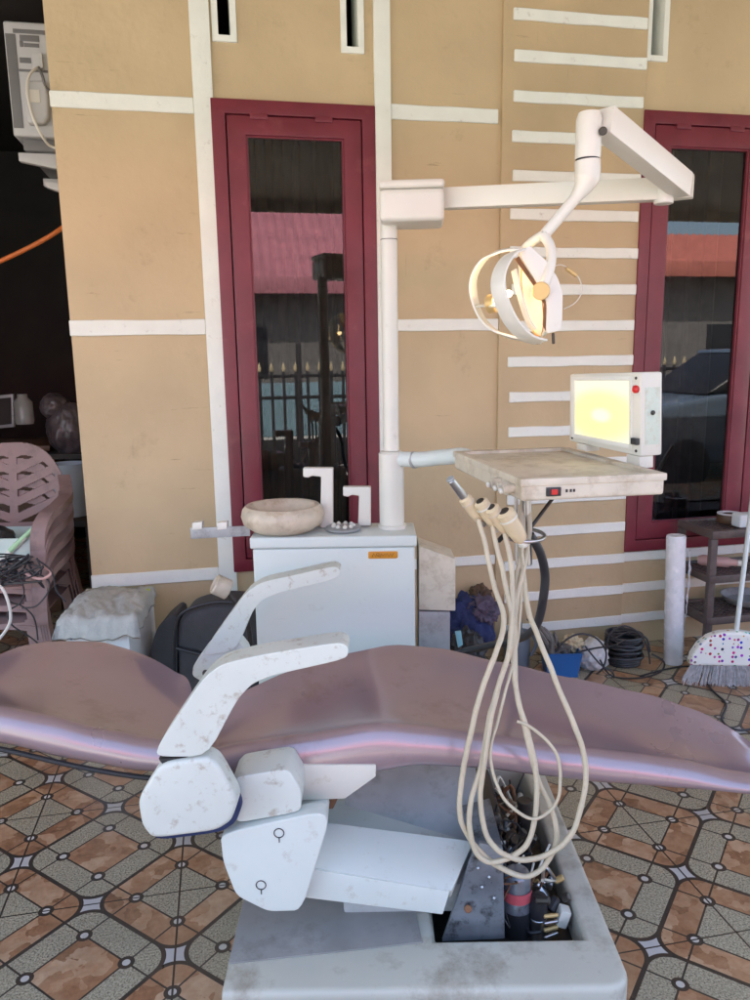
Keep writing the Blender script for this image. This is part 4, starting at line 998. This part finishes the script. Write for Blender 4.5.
# air conditioner on the house side
AY = 3.75
def aw(x, y, yy=AY):      # pixel on world plane Y=yy
    d = (K.to_3x3() @ ray(x, y)); return d * (yy / d.y) + Vector((0, 0, CAM_H))
ac = thing('air_conditioner', 'white outdoor air conditioner on a bracket behind the wall edge', 'air conditioner', aw(30, 140), I4)
p0, p1 = aw(15, 136), aw(2, 20); 
acx0 = aw(8, 80).x; acx1 = -.60
ab = obj('casing', box((acx0, AY, p0.z), (acx1, AY + .75, p1.z), .012, 3), ACW, ac, I4)
q = lambda x, y, d=0: Vector((aw(x, y).x, AY - d, aw(x, y).z))
def acr(x0, y0, x1, y1, d, m, nm, th=.02, bev=.003):
    a = q(x0, y1); c = q(x1, y0); obj(nm, box((a.x, AY - d, a.z), (c.x, AY - .0005, c.z), bev), m, ab, I4)
acr(13, 31, 49, 33, .003, ACD, 'seam'); acr(14, 34, 15.2, 128, .003, ACD, 'seam')
acr(20, 36, 39, 41, .004, ACD, 'hand_grip'); acr(20, 41, 23, 47, .004, ACD, 'hand_grip'); acr(24, 44, 39, 47, .004, ACD, 'hand_grip')
acr(20, 58, 31, 63, .003, ACD, 'terminal_slot'); acr(34, 55, 43, 70, .025, ACW, 'terminal_cover'); acr(19, 70.5, 48, 71.5, .003, ACD, 'seam')
vcp = [q(27, 84), q(47, 84), q(51, 100), q(51, 120), q(46, 127), q(30, 127), q(27, 118)]
obj('valve_cover', prism([p + Vector((0, -.05, 0)) for p in vcp], (0, .0495, 0), .015, 3), ACW, ab, I4)
acr(33, 94, 42, 106, .054, CREAMW, 'sticker', bev=.001)
obj('drain_pan', box((acx0 + .03, AY + .03, p0.z - .05), (acx1, AY + .7, p0.z - .001), .006), ACD, ac, I4)
for yy in (AY + .06, AY + .55):
    zt_ = p0.z - .052
    obj('bracket', prism([Vector((acx0 - .0, yy, zt_)), Vector((-.566, yy, zt_)), Vector((-.566, yy, zt_ - .08)), Vector((acx0, yy, zt_ - .035))], (0, .04, 0), .003), ACW, ac, I4)
    obj('brace', prism([Vector((acx0 + .1, yy, zt_ - .115)), Vector((-.566, yy, zt_ - .14)), Vector((-.566, yy, zt_ - .19)), Vector((acx0 + .1, yy, zt_ - .14))], (0, .04, 0), .003), ACW, ac, I4)
obj('drain_hose', tube([q(39, 70, .03), q(33, 80, .06), q(31, 95, .07), q(36, 120, .07), q(44, 138, .05), q(52, 147, .0), Vector((-.57, AY - .01, q(56, 150).z))], .006, 8), CREAMW, ac, I4)
obj('drain_hose', tube([q(40, 70, .03), q(45, 80, .05), q(49, 92, .04), Vector((-.60, AY - .02, q(50, 96).z))], .006, 8), ACD, ac, I4)
solo('orange_hose', tube([px(-60, 285, 3.6), px(-20, 270, 3.6), px(20, 252, 3.6), px(45, 239, 3.6), px(62, 228, 3.62), px(85, 210, 3.7)], .0105, 10), ORANGE, 'orange hose slung across the dark passage below the air conditioner', 'hose', px(20, 252, 3.6))

# ================================================================== RIGHT SIDE THINGS
def gnd(x, y): return pz(x, y, 0)
# film roll
g = gnd(673, 663); zt_ = px(669, 536, g.y).z
fr0 = thing('film_roll', 'upright roll of clear wrapping film beside the brown rack', 'film roll', g)
lean = Vector((-.012, .02, zt_))
obj('roll', lathe([(.022, 0), (.040, .001), (.0425, .006), (.0425, zt_ - .008), (.040, zt_ - .001), (.03, zt_), (.022, zt_ - .004)], g, lean, 32), CLEARPL, fr0)
fl = nb(); pts = [(680, 560), (686, 580), (684, 600), (688, 620), (685, 640), (690, 655)]
A = [fl.verts.new(g + Vector((.0405, -.01, z * zt_))) for z in (.9, .75, .6, .45, .3, .1)]
B = [fl.verts.new(g + Vector((.054 + .006 * math.sin(k * 1.3), .01 + .008 * math.cos(k * 1.1), z * zt_))) for k, z in enumerate((.88, .74, .6, .44, .28, .08))]
for i in range(5): fl.faces.new((A[i], A[i + 1], B[i + 1], B[i]))
bmesh.ops.subdivide_edges(fl, edges=fl.edges[:], cuts=3, use_grid_fill=True)
for v in fl.verts: v.co += noise.noise_vector(v.co * 40) * .006
obj('loose_film', fl, CLEARPL, fr0)
# shoe rack, parallel to the wall (world frame)
rl = aw(676, 519, 3.18); rfz = rl.z
RX0 = rl.x + .0; RY0, RY1 = 2.90, 3.17
rack = thing('shoe_rack', 'brown plastic three shelf rack below the window', 'rack', (RX0 + .35, 3.05, 0), I4)
RX1 = RX0 + .78
heights = [rfz, rfz - .205, rfz - .40]
for z in heights:
    sb_ = cells([RX0, RX0 + .03, RX1 - .03, RX1], [RY0, RY0 + .028, RY1 - .02, RY1], lambda u, w: not (RX0 + .03 < u < RX1 - .03 and RY0 + .028 < w < RY1 - .02), lambda u, w: (u, w, z), (0, 0, -.036), .006)
    sh = obj('shelf', sb_, RACKM, rack, I4)
    gb = nb()
    for k in range(26): box((RX0 + .03 + k * .0281, RY0 + .028, z - .016), (RX0 + .041 + k * .0281, RY1 - .02, z - .008), 0, bm=gb)
    for k in range(9): box((RX0 + .03, RY0 + .034 + k * .024, z - .0165), (RX1 - .03, RY0 + .042 + k * .024, z - .0085), 0, bm=gb)
    obj('grid', gb, RACKM, sh, I4, smooth=0)
for x in (RX0 + .018, RX1 - .018):
    for y in (RY0 + .018, RY1 - .014):
        obj('post', box((x - .017, y - .013, 0), (x + .017, y + .013, rfz - .037), .005), RACKM, rack, I4)
def onrack(x, y, yy): return aw(x, y, yy)
tp_ = onrack(732, 527, 3.02); tp_.z = heights[0]
tpr = thing('tape_roll', 'roll of clear tape with brown core lying on the top shelf', 'tape', tp_, I4)
obj('tape', lathe([(.038, 0), (.055, .001), (.057, .004), (.057, .036), (.055, .04), (.038, .04), (.038, .0)], tp_ + Vector((0, .02, .002)), seg=28, cap=False), BROWNWOOD, tpr, I4)
obj('film_edge', lathe([(.037, 0), (.0565, .001), (.0565, .004), (.037, .005), (.037, 0)], tp_ + Vector((0, .02, .043)), seg=28, cap=False), CLEARPL, tpr, I4)
cup_p = onrack(742, 531, 2.95); cup_p.z = heights[0] + .002
solo('white_cup', box((cup_p.x - .035, 2.92, cup_p.z), (cup_p.x + .06, 2.985, cup_p.z + .06), .01, 3), PAPERW, 'small white box in front of the tape roll on the top shelf', 'box', cup_p, frame=I4)
bt = onrack(720, 562, 3.03); bt.z = heights[1] + .02
btb = lathe([(.012, 0), (.016, .004), (.017, .03), (.024, .04), (.026, .15), (.018, .17)], bt + Vector((.055, -.05, .008)), (-.72, .5, .0), 18)
bto = thing('pink_bottle', 'pink bottle lying on the middle shelf of the rack', 'bottle', bt, I4)
obj('body', btb, PINKPL, bto, I4)
obj('cap', lathe([(.013, 0), (.015, .003), (.015, .022)], bt + Vector((.0735, -.063, .008)), (-.72, .5, 0), 14), CREAM, bto, I4)
dt = onrack(742, 606, 3.03); dt.z = heights[2]
solo('grey_dish', lathe([(.05, 0), (.10, .012), (.125, .045), (.118, .046), (.095, .018), (.02, .008)], dt + Vector((.03, .0, .002)), seg=32), ZINC, 'dull grey metal dish on the bottom shelf of the rack', 'dish', dt, frame=I4)
# broom
g = gnd(722, 686)
br = thing('broom', 'broom with polka dot head and grey bristles leaning by the rack', 'broom', g)
T1 = g.y
hp_ = rounded([(689, 664), (697, 648), (712, 636), (735, 632), (760, 634), (776, 646), (785, 664), (785, 668)], 3, .35)
dome_pts = [(690, 666), (693, 655), (700, 645), (710, 637), (722, 633), (738, 632), (754, 634), (766, 640), (776, 650), (782, 668)]
obj('head', sil(dome_pts, T1 - .02, .05, .016, 4), dots_material(), br)
bb = nb(); rb = random.Random(3)
for k in range(620):
    f = rb.random(); x0 = 691 + f * 90; x1 = 682 + f * 112 + rb.uniform(-1.5, 1.5)
    t_ = T1 + rb.uniform(-.016, .026); yb_ = 682 + f * 11 + rb.uniform(-4, 3)
    a = px(x0, 664 + rb.uniform(-1, 1), T1 + (t_ - T1) * .8); c = px(x1, yb_, t_); m_ = (a + c) / 2 + Vector((rb.uniform(-.003, .003), rb.uniform(-.004, .004), 0))
    w_ = Vector((.0011, 0, 0)); dpt = Vector((0, .0011, 0))
    vv = [[bb.verts.new(p + w_), bb.verts.new(p + dpt), bb.verts.new(p - w_), bb.verts.new(p - dpt)] for p in (a, m_, c)]
    for A, B in zip(vv, vv[1:]):
        for i in range(4): bb.faces.new((A[i], A[(i + 1) % 4], B[(i + 1) % 4], B[i]))
obj('bristles', bb, BRISTLE, br, smooth=0)
obj('handle', cyl(px(736, 634, T1), px(757, 460, T1 + .28), .0105, seg=16), mat('pale_metal_tube', (.55, .60, .58), .35, .05, metal=.2), br)
# cloths and clutter along the wall
def gl_(x, y, t): return px(x, y, t)
def heap(nm, lab, cat, x, y, t, rad, m, amp=.3, fr=3, seed=0, group=None):
    c = px(x, y, t); c.z = max(c.z, rad[2] * .7)
    return solo(nm, blob(c, rad, amp * .75, fr, seed, 5, flat=.004), m, lab, cat, (c.x, c.y, 0), group, smooth=180)
heap('navy_cloth', 'heap of navy cloth on the floor right of the cabinet', 'cloth', 464, 634, 3.22, (.12, .10, .17), NAVYCLOTH, .35, 2.5, 1)
heap('purple_cloth', 'faded purple cloth bunched on top of the navy heap', 'cloth', 483, 610, 3.2, (.07, .06, .06), PURPLECLOTH, .5, 3, 2)
heap('black_pouch', 'black pouch on the floor in front of the navy cloth', 'pouch', 468, 652, 3.05, (.075, .06, .10), BLACK, .3, 3, 3)
pm = px(458, 642, 2.92)
solo('blue_packet', prism([px(455, 632, 2.92), px(461, 631, 2.92), px(463, 645, 2.92), px(458, 648, 2.92)], (0, .012, 0), .003), mat('pale_blue_packet', (.25, .55, .65), .4), 'small pale blue packet leaning on the black pouch', 'packet', pm)
heap('brown_rag', 'brown rag poking up behind the navy cloth', 'rag', 480, 598, 3.34, (.05, .05, .06), mat('brown_rag', (.12, .08, .05), .9, .3, 12, bump=.6), .5, 4, 5)
g = gnd(517, 662)
jg = thing('grey_jug', 'grey blue plastic jug on the floor behind the hanging hoses', 'jug', (px(517, 640, 3.3).x, 3.3, 0))
jc = Vector((px(517, 640, 3.3).x, 3.3, 0))
obj('body', lathe([(.055, 0), (.06, .006), (.06, .13), (.045, .165), (.022, .185), (.022, .21), (.018, .21)], jc, seg=24), GREYPL, jg)
obj('handle', tube([jc + Vector((.02, -.045, .19)), jc + Vector((.05, -.06, .18)), jc + Vector((.075, -.06, .13)), jc + Vector((.055, -.05, .07))], .008, 8), GREYPL, jg)
# blue tub of rags
g = gnd(560, 673); ztub = px(560, 649, g.y).z
tub = thing('blue_tub', 'blue plastic tub holding rags on the floor by the wall', 'tub', g)
obj('tub', loft([[g + Vector((sx_ * (a_), sy_ * b_, z)) for sx_, sy_ in ((-1, -1), (1, -1), (1, 1), (-1, 1))] for a_, b_, z in ((.066, .05, 0), (.082, .06, ztub), (.077, .055, ztub), (.061, .045, .01))]), BLUEPL, tub)
rg_b = nb(); rr_ = random.Random(2)
for k in range(12):
    a = px(556 + rr_.uniform(-10, 12), 656, g.y + rr_.uniform(-.03, .03)); c = px(530 + k * 3.6 + rr_.uniform(-3, 3), 622 + k * 2.2 + rr_.uniform(-4, 4), g.y + rr_.uniform(-.05, .05))
    tube([a, (a + c) / 2 + Vector((rr_.uniform(-.02, .02), rr_.uniform(-.02, .02), .015)), c], lambda u: .013 - .006 * u, 7, 4, bm=rg_b)
solo('grey_rags', rg_b, RAG, 'bunch of dirty grey rags and strips sticking out of the blue tub', 'rags', g + Vector((0, 0, ztub)))
heap('cream_cloth', 'cream cloth ball tucked behind the blue tub', 'cloth', 572, 644, 3.26, (.045, .04, .04), CREAMCLOTH, .4, 3, 6)
bgp = gnd(592, 668)
solo('white_bag', blob((bgp.x, bgp.y, .06), (.065, .06, .075), .3, 3.5, 8, 4, flat=.003), WBAG, 'crumpled white plastic bag between blue tub and black wire coil', 'plastic bag', (bgp.x, bgp.y, 0), smooth=180)
# coil of black wire
cc = gnd(627, 668); cc.y += .06
co = nb(); rc_ = random.Random(8)
for k in range(12):
    rad = .072 + rc_.uniform(-.008, .012); z = .012 + .0115 * k
    pts = [cc + Vector((rad * math.cos(a) + rc_.uniform(-.003, .003), rad * math.sin(a), z + rc_.uniform(-.004, .004))) for a in [j * math.pi / 6 for j in range(12)]]
    tube(pts, .0078, 6, 3, True, bm=co)
solo('wire_coil', co, BLACK, 'thick coil of black wire standing on the floor near the film roll', 'wire coil', cc)
lw = nb()
for pts in ([(556, 652), (566, 640), (580, 634), (596, 638), (606, 652), (603, 668), (596, 674)], [(606, 650), (610, 634), (624, 626), (640, 634), (648, 650), (650, 664)], [(600, 660), (612, 676), (640, 678), (660, 672), (664, 662), (652, 654)], [(578, 652), (596, 648), (612, 646), (626, 640)], [(585, 646), (600, 664), (612, 672), (614, 678)], [(612, 640), (630, 632), (646, 638), (650, 652)]):
    P = []
    for x, y in pts:
        p = px(x, y, 3.12)
        if p.z < .008: p = pz(x, y, .008)
        P.append(p)
    tube(P, .0042, 6, 6, bm=lw)
solo('loose_wire', lw, BLACK, 'loose loops of thin black wire round the coil and white bag', 'wire', (cc.x, cc.y, 0))
fw = [pz(x, y, .006) for x, y in ((640, 676), (672, 668), (695, 668), (712, 690), (726, 704), (722, 720), (738, 730), (770, 726))]
solo('floor_cable', tube(fw, .0042, 6, 8), BLACK, 'thin black cable trailing over the tiles in front of the broom', 'cable', fw[0])
